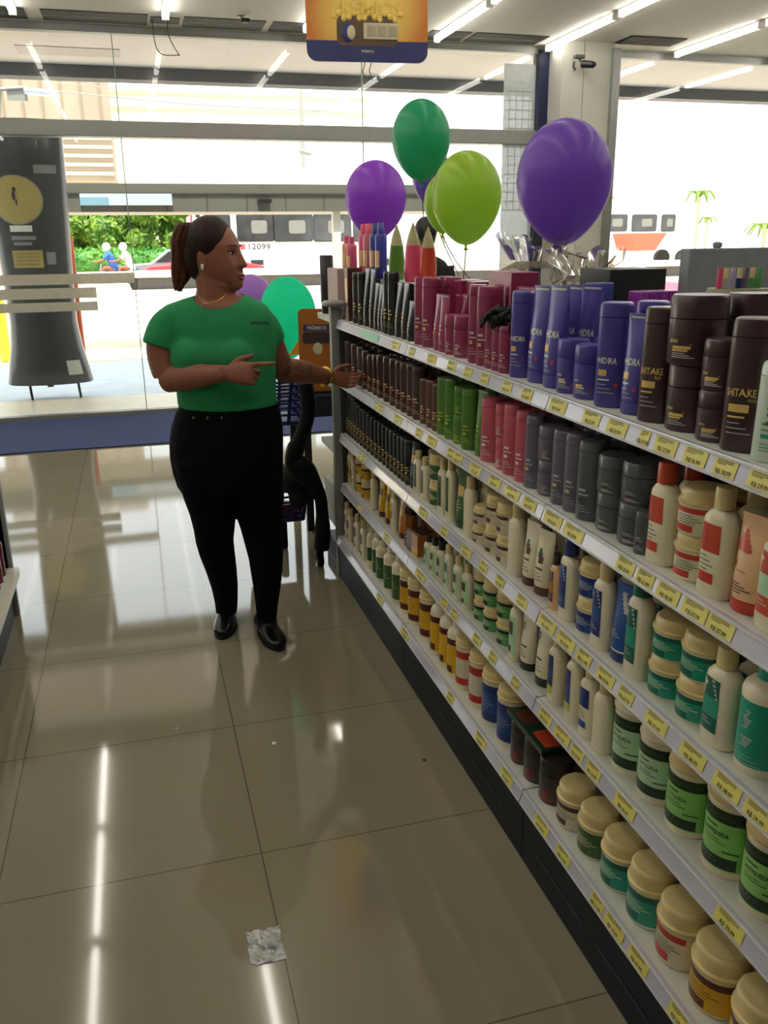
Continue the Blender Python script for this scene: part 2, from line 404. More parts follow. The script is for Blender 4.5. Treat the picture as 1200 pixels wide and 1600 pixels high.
def price(i):
    return ['R$ 38,99', 'R$ 29,99', 'R$ 21,99', 'R$ 30,99', 'R$ 67,99', 'R$ 27,99', 'R$ 36,99'][i % 7]
TAGS = {
  1: [(3.379, 3.122), (2.953, 2.852), (2.742, 2.687), (2.557, 2.473), (2.371, 2.307), (2.236, 2.179), (2.114, 2.062), (1.971, 1.917), (1.858, 1.802), (1.711, 1.635), (1.56, 1.492), (1.463, 1.393), (1.349, 1.318), (1.298, 1.234), (1.213, 1.152), (1.132, 1.078), (1.051, 0.989)],
  2: [(3.2, 3.064), (2.929, 2.834), (2.675, 2.607), (2.555, 2.468), (2.363, 2.245), (2.18, 2.1), (2.041, 1.969), (1.936, 1.851), (1.829, 1.758), (1.711, 1.628), (1.616, 1.53), (1.393, 1.331), (1.322, 1.267), (1.254, 1.188), (1.176, 1.11), (1.107, 1.042)],
  3: [(3.475, 3.346), (2.64, 2.552), (2.414, 2.356), (2.234, 2.162), (2.094, 2.038), (1.98, 1.925), (1.845, 1.784), (1.716, 1.632), (1.619, 1.54), (1.525, 1.466), (1.439, 1.372), (1.352, 1.3), (1.255, 1.187), (1.142, 1.074), (1.048, 0.981), (0.97, 0.91)],
  4: [(3.495, 3.428), (3.086, 2.996), (2.676, 2.577), (2.409, 2.349), (2.319, 2.257), (2.13, 2.071), (2.01, 1.96), (1.857, 1.809), (1.69, 1.628), (1.608, 1.537), (1.525, 1.471), (1.454, 1.398), (1.335, 1.262), (1.004, 0.934)],
  5: [(3.111, 3.016), (2.775, 2.68), (2.277, 2.22), (2.033, 1.961), (1.848, 1.777), (1.638, 1.568), (1.521, 1.458), (1.358, 1.309), (1.298, 1.227), (1.205, 1.138), (1.065, 1.002)],
}

cnt = 0
for r in TAGS:
    for j, (ya, yb) in enumerate(TAGS[r]):
        X = XF if r < 5 else XB; h = H[r]
        mi = max(i for i in range(4) if MODY[i] > (ya+yb)/2)
        ex = Vector((0, -1, 0)); ey = Vector((.009, 0, .027)).normalized()
        if mi < 3: yb = max(yb, MODY[mi+1]+.003)
        ya = min(ya, MODY[mi]-.003)
        if ya-yb < .02: continue
        o0 = Vector((X-.0112, ya, h-.0308)) - Vector((.0011, 0, 0))
        M = frame_m(o0, ex, ey); w = ya-yb; g = (r == 1 and j == 0)
        a = MB(); n = max(1, round(w/.075))
        a.add([M @ Vector(p) for p in ((0, .001, 0), (w, .001, 0), (w, .0275, 0), (0, .0275, 0))], [(0, 1, 2, 3)], M_tagG if g else M_tag)
        if not g:
            for q in range(n):
                u0 = w*q/n; ww = w/n
                flat_text(a, price(cnt), .0105, M @ Matrix.Translation((u0+ww*.5, .0035, .0003)), M_ink, .006)
                for z in (.0245, .0215, .0185):
                    a.add([M @ Vector(p) for p in ((u0+ww*.1, z, .0005), (u0+ww*(.8 if z > .02 else .5), z, .0005), (u0+ww*(.8 if z > .02 else .5), z+.0012, .0005), (u0+ww*.1, z+.0012, .0005))], [(0, 1, 2, 3)], M_ink)
                cnt += 1
        a.build('price_tag', rails[r, mi], smooth=False)

# ================================================================== PRODUCTS
def P(name, h, rough=.32, **k): return mat('prod_'+name, h, rough, var=.03, scale=40, coat=k.pop('coat', .25), **k)
PC = dict(black='#17181a', magenta='#8f2a55', blue='#463f95', cocoa='#3f292e', mint='#d3e2d6', umber='#3f2a22', rust='#5c382a', green='#4d7d28', rose='#c4566c',
          mauve='#6c6376', slate='#565b5e', brown='#5d3833', cream='#e9e0c2', tan='#e0ca94', tanlid='#e0ca90', orange='#c8452a', red='#c23527', peach='#e6b98c', navy='#1d2f72',
          blue2='#1c4d94', teal='#1b9a80', tealdk='#0e6254', lime='#8fcb6c', palegreen='#a9cf9f', dkgreen='#16301f', grass='#57a35c', olive='#3c6330', olivegreen='#2c4d28', yellow='#dfae18', darkred='#5a201c',
          amber='#b9731c', gold='#d9b968', white='#dddbd0', lilac='#b9b3cf', coco='#5c3226', darkbrown='#2e2220', limey='#b7c93a', mintlab='#b4d8b0', silver='#b8b8b8', pink='#e0507a', blackcap='#1b221d')
PM = {k: P(k, v) for k, v in PC.items()}

def surf(prof, e):
    # prof: list of (z, a, b) -> function (theta, z) -> point and normal
    def f(t, z, off=0):
        for i in range(len(prof)-1):
            if z <= prof[i+1][0]: break
        z0, a0, b0 = prof[i]; z1, a1, b1 = prof[i+1]; k = max(0, min(1, (z-z0)/max(z1-z0, 1e-6)))
        A = a0+(a1-a0)*k; B = b0+(b1-b0)*k; c, s = math.cos(t), math.sin(t)
        p = Vector((A*math.copysign(abs(c)**(2/e), c), B*math.copysign(abs(s)**(2/e), s), z))
        n = Vector((c/max(A, .003), s/max(B, .003), 0)).normalized()
        return p+n*off
    return f
def patch(mb, S, R, u0, u1, z0, z1, m, off=.0007, n=10):
    vs = []; fs = []
    for j in (0, 1, 2):
        z = z0+(z1-z0)*j/2
        for i in range(n+1):
            vs.append(S(PI+(u0+(u1-u0)*i/n)/R, z, off))
    for j in (0, 1):
        for i in range(n): a = j*(n+1)+i; fs.append((a, a+1, a+n+2, a+n+1))
    mb.add(vs, fs, m)
def ptext(mb, S, R, s, u0, z0, size, m, off=.0011, bold=.01, sx=.8, vertical=False):
    vs, fs = text_geo(s, size, bold)
    if vertical: mb.add([S(PI+(u0-y)/R, z0+x*sx, off) for x, y in vs], fs, m)
    else: mb.add([S(PI+(u0+x*sx)/R, z0+y, off) for x, y in vs], fs, m)
def lines(mb, S, R, u0, u1, z0, n, m, step=.006, h=.0018):
    for i in range(n): patch(mb, S, R, u0, u0+(u1-u0)*(.6+.4*((i*37) % 5)/4), z0-step*i, z0-step*i+h, m, .0011, 4)
def body(name, root, prof, e, m, seg=28):
    mb = MB(); mb.lathe([(a, b, z) for z, a, b in prof], m, seg, e=e); return mb.build(name, root)

NAMES = {'flat': ('shampoo_bottle', 'bottle'), 'slab': ('hair_dye_box', 'box'), 'tube': ('squeeze_tube', 'tube'), 'tube2': ('squeeze_tube', 'tube'), 'jar': ('hair_mask_jar', 'jar'), 'jar2': ('hair_mask_jar', 'jar'), 'jarb': ('hair_mask_jar', 'jar'),
         'tub': ('cream_tub', 'tub'), 'shampoo': ('shampoo_bottle', 'bottle'), 'bigbottle': ('conditioner_bottle', 'bottle'), 'pack': ('boxed_kit', 'box')}
SOLIDTXT = {'blue': ('+HIDRA', 'white', 'gold'), 'cocoa': ('SHITAKE', 'gold', 'gold'), 'magenta': (None, 'silver', 'gold'), 'slate': (None, 'silver', 'darkred'), 'mauve': (None, 'silver', 'gold'), 'umber': (None, 'peach', 'red'), 'rose': (None, 'white', 'white'), 'green': (None, 'limey', 'limey'), 'black': (None, 'gold', 'gold'), 'rust': (None, 'peach', 'peach'), 'amberbottle': (None, 'gold', 'gold'), 'mint': (None, 'grass', 'teal'), 'darkbrown': (None, 'red', 'red')}

def solid_label(root, S, R, h, col, d):
    t, c1, c2 = SOLIDTXT.get(col, (None, 'silver', 'silver'))
    mb = MB(); w = d*.5
    if t:
        ptext(mb, S, R, t, -w*.72, h*.50, h*.095, PM[c1], sx=.62, bold=.02)
        if col == 'cocoa': ptext(mb, S, R, 'PLUS', w*.1, h*.455, h*.04, PM[c1], sx=.7)
        patch(mb, S, R, -w*.55, -w*.05 if col == 'blue' else w*.15, h*.36, h*.43, PM[c2])
        lines(mb, S, R, -w*.55, w*.45, h*.31, 1, PM[c1], h=.003)
        lines(mb, S, R, -w*.55, w*.3, h*.26, 3, PM['silver'], step=h*.045, h=.0015)
        if col == 'blue': patch(mb, S, R, w*.3, w*.5, h*.24, h*.28, PM['red'])
    else:
        patch(mb, S, R, -w*.45, w*.0, h*.44, h*.475, PM[c1]); patch(mb, S, R, -w*.45, w*.15, h*.38, h*.4, PM[c1])
        patch(mb, S, R, -w*.45, -w*.1, h*.29, h*.34, PM[c2])
        lines(mb, S, R, -w*.45, w*.3, h*.22, 3, PM[c1], step=h*.04, h=.0013)
        if col == 'mint':
            for q in range(3): patch(mb, S, R, -w*.3, w*.9, h*(.55+.07*q), h*(.59+.07*q), PM['grass'])
            patch(mb, S, R, -w*.3, -w*.1, h*.45, h*.49, PM['coco'])
    mb.build('label', root)

def make_product(kind, col, d, h):
    nm, cat = NAMES[kind]
    t = thing(nm, 'x', cat)
    r = d/2
    if kind == 'slab':
        a = MB(); a.box((-r, -r*.9, 0), (r*3, r*.9, h), PM['brown']); a.build('carton', t, bevel=.002)
        a = MB(); a.box((-r-.0006, -r*.6, h*.35), (-r, r*.6, h*.8), PM['peach']); a.build('label', t, smooth=False); return t
    if kind == 'pack':
        a = MB(); a.box((-r, -r, 0), (r*1.6, r, h), PM['amber']); a.box((-r-.0005, -r*.95, h*.0), (-r, r*.1, h*.35), PM['yellow']); a.box((-r-.0007, r*.2, 0), (-r, r, h), PM['darkbrown'])
        a.build('carton', t, bevel=.002); a = MB(); a.box((-r*.8, -r*.9, h), (r*.4, r*.9, h+.001), PM['darkbrown']); a.build('lid_print', t, smooth=False); return t
    if kind == 'flat':
        if col == 'amberbottle':
            m = mat('amber_plastic', '#a5611a', .15, trans=.3, coat=.6); hc = h*.78
        else: m = PM[col if col in PM else 'black']; hc = h*.86
        a_, b_ = r*.84, r*.98
        prof = [(0, a_*.9, b_*.92), (.004, a_, b_), (hc, a_*.97, b_*.95)]
        o = body('body', t, prof, 2.5, m); S = surf(prof, 2.5)
        cm = m if col != 'amberbottle' else PM['darkbrown']
        cp = [(hc+.0015, a_*.97, b_*.95), (h-.008, a_*.95, b_*.93), (h-.002, a_*.9, b_*.88), (h, a_*.8, b_*.8)]
        body('cap', t, [(hc, a_*.92, b_*.9)]+cp, 2.5, cm)
        solid_label(t, S, (a_+b_)/2*1.0, hc, col, d); return t
    if kind in ('tube', 'tube2'):
        capm, bodym = {'tube': (None, None), 'tube2': (None, None)}[kind], None
        base = {'creambrown': ('cream', 'coco'), 'creamblack': ('cream', 'blackcap'), 'orange': ('peach', 'red'), 'navy': ('blue2', 'navy'), 'olive': ('olive', 'olivegreen'), 'yellow': ('yellow', 'darkred'), 'amber': ('amber', 'darkred'), 'blackgold': ('black', 'black')}.get(col, (col, col))
        bm_, cm = PM[base[0]], PM[base[1]]
        hc = h*.13; a_, b_ = r*.80, r*.95
        body('cap', t, [(0, a_*.93, b_*.93), (.003, a_, b_), (hc, a_*1.0, b_)], 2.1, cm)
        prof = [(hc+.001, a_*.96, b_*.96)]
        for q in range(1, 9):
            k = q/8; prof.append((hc+(h*.93-hc)*k, a_*(1-k**1.5)*.96+.0022, b_*(.96+.10*k)))
        prof.append((h, .0018, b_*1.06))
        body('body', t, prof, 2.1, bm_, 32); S = surf(prof, 2.1); R = (a_+b_)/2
        mb = MB()
        if kind == 'tube' and col in SOLIDTXT: 
            mb = None; solid_label(t, S, R, h, col, d)
            mb = MB(); patch(mb, S, R, -r*.7, r*.7, h*.955, h*.975, PM['silver'], .0006); mb.build('crimp', t)
        elif col in ('creambrown', 'creamblack'):
            if col == 'creambrown':
                patch(mb, S, R, -r*.35, r*.1, h*.58, h*.66, PM['olivegreen']); patch(mb, S, R, -r*.2, r*.25, h*.5, h*.6, PM['coco'], .0012); patch(mb, S, R, -r*.28, r*.0, h*.66, h*.72, PM['olive'], .0012)
            else: ptext(mb, S, R, 'Plus', -r*.3, h*.55, h*.2, PM['blackcap'], sx=.75, bold=.01, vertical=True)
            patch(mb, S, R, -r*.45, r*.3, h*.40, h*.43, PM['olivegreen']); lines(mb, S, R, -r*.45, r*.4, h*.34, 3, PM['coco'], step=h*.05)
            mb.build('label', t)
        elif col == 'orange':
            for q in range(6): patch(mb, S, R, -r*(.9-.1*q), r*(.1-.1*q), h*(.62+.045*q), h*(.665+.045*q), PM['orange'])
            patch(mb, S, R, -r*.75, -r*.6, h*.45, h*.52, PM['red']); lines(mb, S, R, -r*.5, r*.5, h*.42, 1, PM['amber']); lines(mb, S, R, -r*.9, r*.5, h*.3, 4, PM['ink'] if 'ink' in PM else PM['black'], step=h*.03)
            mb.build('label', t)
        elif col == 'navy':
            for q in range(5): patch(mb, S, R, -r*(.3-.1*q), r*(.05+.1*q), h*(.85-.05*q), h*(.9-.05*q), PM['silver'])
            patch(mb, S, R, -r*1.3, r*1.3, h*.135, h*.16, PM['cream']); lines(mb, S, R, -r*.7, r*.2, h*.4, 3, PM['silver'])
            mb.build('label', t)
        else:
            patch(mb, S, R, -r*.5, r*.5, h*.55, h*.72, PM['gold' if col != 'yellow' else 'darkred']); lines(mb, S, R, -r*.5, r*.5, h*.45, 4, PM['cream'], step=h*.05)
            mb.build('label', t)
        return t
    if kind in ('jar', 'jar2', 'jarb'):
        solid = col in ('magenta', 'blue', 'cocoa', 'green', 'rose', 'mauve', 'slate', 'darkbrown')
        lidm = PM[col] if solid else PM['tanlid']; bm_ = PM[col] if solid else PM['cream']
        hb = h*.66
        prof = [(0, r*.88, r*.88), (.004, r*.94, r*.94), (hb, r*.94, r*.94)]
        body('body', t, prof, 2, bm_); S = surf(prof, 2)
        big = kind == 'jarb'
        lp = [(hb+.0005, r*.97, r*.97), (hb+.002, r, r), (hb+h*.06, r, r), (hb+h*.075, r*.90, r*.90), (h-.010, r*.90, r*.90), (h-.004, r*.87, r*.87), (h, r*.78, r*.78)]
        if solid: lp = [(hb+.0005, r*.9, r*.9), (hb+.002, r*.93, r*.93), (h-.005, r*.92, r*.92), (h, r*.86, r*.86)]
        lo = body('lid', t, lp, 2, lidm)
        if big:
            mb = MB(); mb.lathe([(r*.74, h-.0005), (r*.74, h+.0008), (r*.70, h+.0012)], lidm, 28); mb.build('lid_rim', lo)
        if solid: solid_label(t, S, r, hb, col, d); return t
        mb = MB(); w = r*1.5
        sch = {'orange': ('red', 'cream', 'red'), 'red': ('red', 'cream', 'red'), 'teal': ('tealdk', 'teal', 'tealdk'), 'navy': ('navy', 'blue2', 'navy'), 'coco': ('coco', 'cream', 'coco'), 'olive': ('olive', 'olive', 'olivegreen'), 'grass': ('blackcap', 'grass', 'blackcap'), 'yellow': ('darkred', 'yellow', 'darkred')}[col]
        W = r*PI*.88
        if sch[1] != 'cream': patch(mb, S, r, -W, W, hb*.10, hb*.93, PM[sch[1]], .0005, 30)
        patch(mb, S, r, -w*.8 if sch[1] == 'cream' else -W, w*.3 if sch[1] == 'cream' else W, hb*.76, hb*.93, PM[sch[0]], .0009, 24)
        patch(mb, S, r, -w*.8, -w*.1, hb*.14, hb*.36, PM[sch[2]], .0009)
        lc = PM['olive' if sch[1] == 'cream' else ('cream' if sch[1] != 'yellow' else 'coco')]
        lines(mb, S, r, -w*.6, w*.2, hb*.66, 4, lc, step=hb*.08, h=hb*.022)
        mb.build('label', t); return t
    if kind == 'tub':
        hb = h*.82; prof = [(0, r*.9, r*.9), (.005, r*.95, r*.95), (hb, r*.95, r*.95)]
        body('body', t, prof, 2, PM['cream'], 32); S = surf(prof, 2)
        lidm = PM['tanlid'] if col in ('lime', 'yellow', 'blue', 'red') else PM['cream']
        body('lid', t, [(hb+.0005, r*.95, r*.95), (hb+.003, r, r), (hb+h*.04, r, r), (hb+h*.055, r*.93, r*.93), (h-.006, r*.92, r*.92), (h, r*.84, r*.84)], 2, lidm, 32)
        mb = MB(); W = r*PI*.93
        sch = {'palegreen': ('dkgreen', 'mintlab', 'dkgreen'), 'lime': ('dkgreen', 'lime', 'dkgreen'), 'yellow': ('darkred', 'yellow', 'darkred'), 'red': ('red', 'cream', 'red'), 'blue': ('navy', 'blue2', 'navy')}[col]
        lw = r*1.1
        if sch[1] != 'cream': patch(mb, S, r, -W, W, hb*.12, hb*.93, PM[sch[1]], .0005, 36)
        if col in ('lime', 'palegreen'): patch(mb, S, r, lw*.75, W, hb*.12, hb*.93, PM['grass' if col == 'palegreen' else 'grass'], .0008, 18)
        patch(mb, S, r, -W, W, hb*.76, hb*.93, PM[sch[0]], .0011, 36)
        patch(mb, S, r, -lw*1.15, lw*.5, hb*.14, hb*.30, PM[sch[2]], .0011, 16)
        if col in ('lime', 'palegreen'):
            ptext(mb, S, r, 'BIO EXTRATUS', -lw*.95, hb*.81, hb*.075, PM['olive'], sx=.95, off=.0015)
            lines(mb, S, r, -lw*.75, lw*.1, hb*.68, 1, PM['dkgreen'], h=.003)
            ptext(mb, S, r, 'ANTIQUEDA', -lw*.75, hb*.57, hb*.085, PM['dkgreen'], sx=.72, off=.0013)
            lines(mb, S, r, -lw*.75, lw*.3, hb*.51, 2, PM['dkgreen'], h=.0015, step=.006)
            patch(mb, S, r, -lw*.0, lw*.55, hb*.37, hb*.39, PM['olivegreen'], .0013); lines(mb, S, r, -lw*.8, lw*.2, hb*.25, 2, PM['mintlab'], h=.0014)
        else: lines(mb, S, r, -lw*.75, lw*.2, hb*.65, 4, PM['coco' if col == 'yellow' else 'silver'], step=hb*.07, h=.0016)
        mb.build('label', t); return t
    if kind == 'shampoo':
        caps = {'orangecap': 'orange', 'navycap': 'navy', 'tealcap': 'tealdk', 'mintcap': 'blackcap', 'peachsmall': 'blackcap', 'peach': 'tan'}
        cm = PM[caps.get(col, 'tan')]; bm_ = PM['peach' if col == 'peachsmall' else 'cream']
        hb = h*.80; a_, b_ = r*.62, r*.97
        prof = [(0, a_*.9, b_*.9), (.004, a_, b_), (hb*.45, a_*.97, b_*.95), (hb*.78, a_*.98, b_*.97), (hb*.9, a_*.93, b_*.88), (hb*.96, a_*.8, b_*.66), (hb, r*.36, r*.40)]
        body('body', t, prof, 2.4, bm_, 32); S = surf(prof, 2.4); R = (a_+b_)/2
        rc = r*.46 if col not in ('orangecap', 'navycap', 'tealcap') else r*.55
        body('cap', t, [(hb+.001, rc, rc), (h-.004, rc*.96, rc*.96), (h, rc*.86, rc*.86)], 2, cm)
        lab = {'orangecap': ('orange', 'red'), 'orange': ('orange', 'red'), 'peach': ('orange', 'mintlab'), 'olive': ('olivegreen', 'olive'), 'navycap': ('blue2', 'navy'), 'navy': ('navy', 'blue2'), 'tealcap': ('tealdk', 'teal'), 'teal': ('tealdk', 'teal'), 'yellow': ('yellow', 'darkred'), 'mintcap': ('mintlab', 'blackcap'), 'minty': ('mintlab', 'olivegreen'), 'bluelime': ('navy', 'limey'), 'bluewhite': ('navy', 'blue2'), 'coco': ('coco', 'coco'), 'peachsmall': ('coco', 'amber')}.get(col)
        mb = MB(); w = r*.55
        if lab:
            c1, c2 = PM[lab[0]], PM[lab[1]]
            if col in ('orangecap', 'orange', 'bluewhite', 'coco'):
                patch(mb, S, R, -w, w*.7, hb*.52, hb*.84, c1); patch(mb, S, R, -w, -w*.2, hb*.52, hb*.84, c2, .001); lines(mb, S, R, -w*.9, w*.3, hb*.46, 4, PM['olive'], step=hb*.05); patch(mb, S, R, -w, w*.4, hb*.16, hb*.28, c2)
            elif col in ('mintcap', 'minty'):
                patch(mb, S, R, -w, w, hb*.12, hb*.84, c1); patch(mb, S, R, -w*.7, w*.4, hb*.5, hb*.75, c2, .001); patch(mb, S, R, -w*.8, w*.1, hb*.16, hb*.28, PM['blackcap'], .001)
            elif col == 'bluelime':
                patch(mb, S, R, -w, w*.2, hb*.3, hb*.86, c1); patch(mb, S, R, -w*.9, w*.1, hb*.45, hb*.6, PM['blue2'], .001); patch(mb, S, R, -w, w*.2, hb*.16, hb*.3, c2)
            else:
                patch(mb, S, R, -w, w*.5, hb*.18, hb*.86, c1); patch(mb, S, R, -w, w*.5, hb*.38, hb*.62, c2, .001)
                for q in range(5): patch(mb, S, R, w*(-.1+.08*q), w*(.1+.08*q), hb*(.82-.05*q), hb*(.85-.05*q), PM['silver'], .0014, 4)
                lines(mb, S, R, -w*.8, w*.3, hb*.32, 2, PM['silver'], step=hb*.04)
        else: lines(mb, S, R, -w*.3, w*.3, hb*.3, 2, PM['tan'])
        mb.build('label', t); return t
    if kind == 'bigbottle':
        hb = h*.86; sh = hb*.86; rb = r*.97
        prof = [(0, rb*.93, rb*.93), (.005, rb, rb), (sh, rb, rb), (hb*.92, rb*.92, rb*.92), (hb*.97, rb*.72, rb*.72), (hb, rb*.48, rb*.48)]
        body('body', t, prof, 2, PM['cream'], 32); S = surf(prof, 2)
        cm = PM['teal' if col == 'teal' else 'cream']
        body('cap', t, [(hb+.001, r*.5, r*.5), (h-.004, r*.48, r*.48), (h, r*.42, r*.42)], 2, cm)
        mb = MB(); W = r*PI*.93; m = {'teal': 'teal', 'yellow': 'yellow', 'olive': 'olive', 'plainolive': 'cream'}[col]
        patch(mb, S, r, -W, W, hb*.10, hb*.80 if col != 'olive' else hb*.72, PM[m], .0005, 36)
        if col == 'teal':
            for q in range(7): patch(mb, S, r, -r*(.75-.05*((q*3) % 4)), -r*(.5-.06*((q*5) % 4)), hb*(.5+.03*q), hb*(.518+.03*q), PM['silver'], .001, 4)
            for q in range(4): patch(mb, S, r, -r*(.8-.05*((q*3) % 4)), -r*(.4-.06*((q*5) % 4)), hb*(.3+.03*q), hb*(.318+.03*q), PM['silver'], .001, 4)
            lines(mb, S, r, -r*.8, r*.2, hb*.2, 3, PM['silver'], step=hb*.04, h=.0012)
        if col == 'yellow': patch(mb, S, r, -W, W, hb*.68, hb*.80, PM['darkred'], .001, 30); patch(mb, S, r, -r*.9, r*.0, hb*.12, hb*.25, PM['darkred'], .001)
        if col == 'olive': lines(mb, S, r, -r*.7, r*.3, hb*.5, 3, PM['mintlab'], step=hb*.06)
        if col == 'plainolive': patch(mb, S, r, -r, r*.6, hb*.25, hb*.62, PM['olivegreen'], .001)
        mb.build('label', t); return t

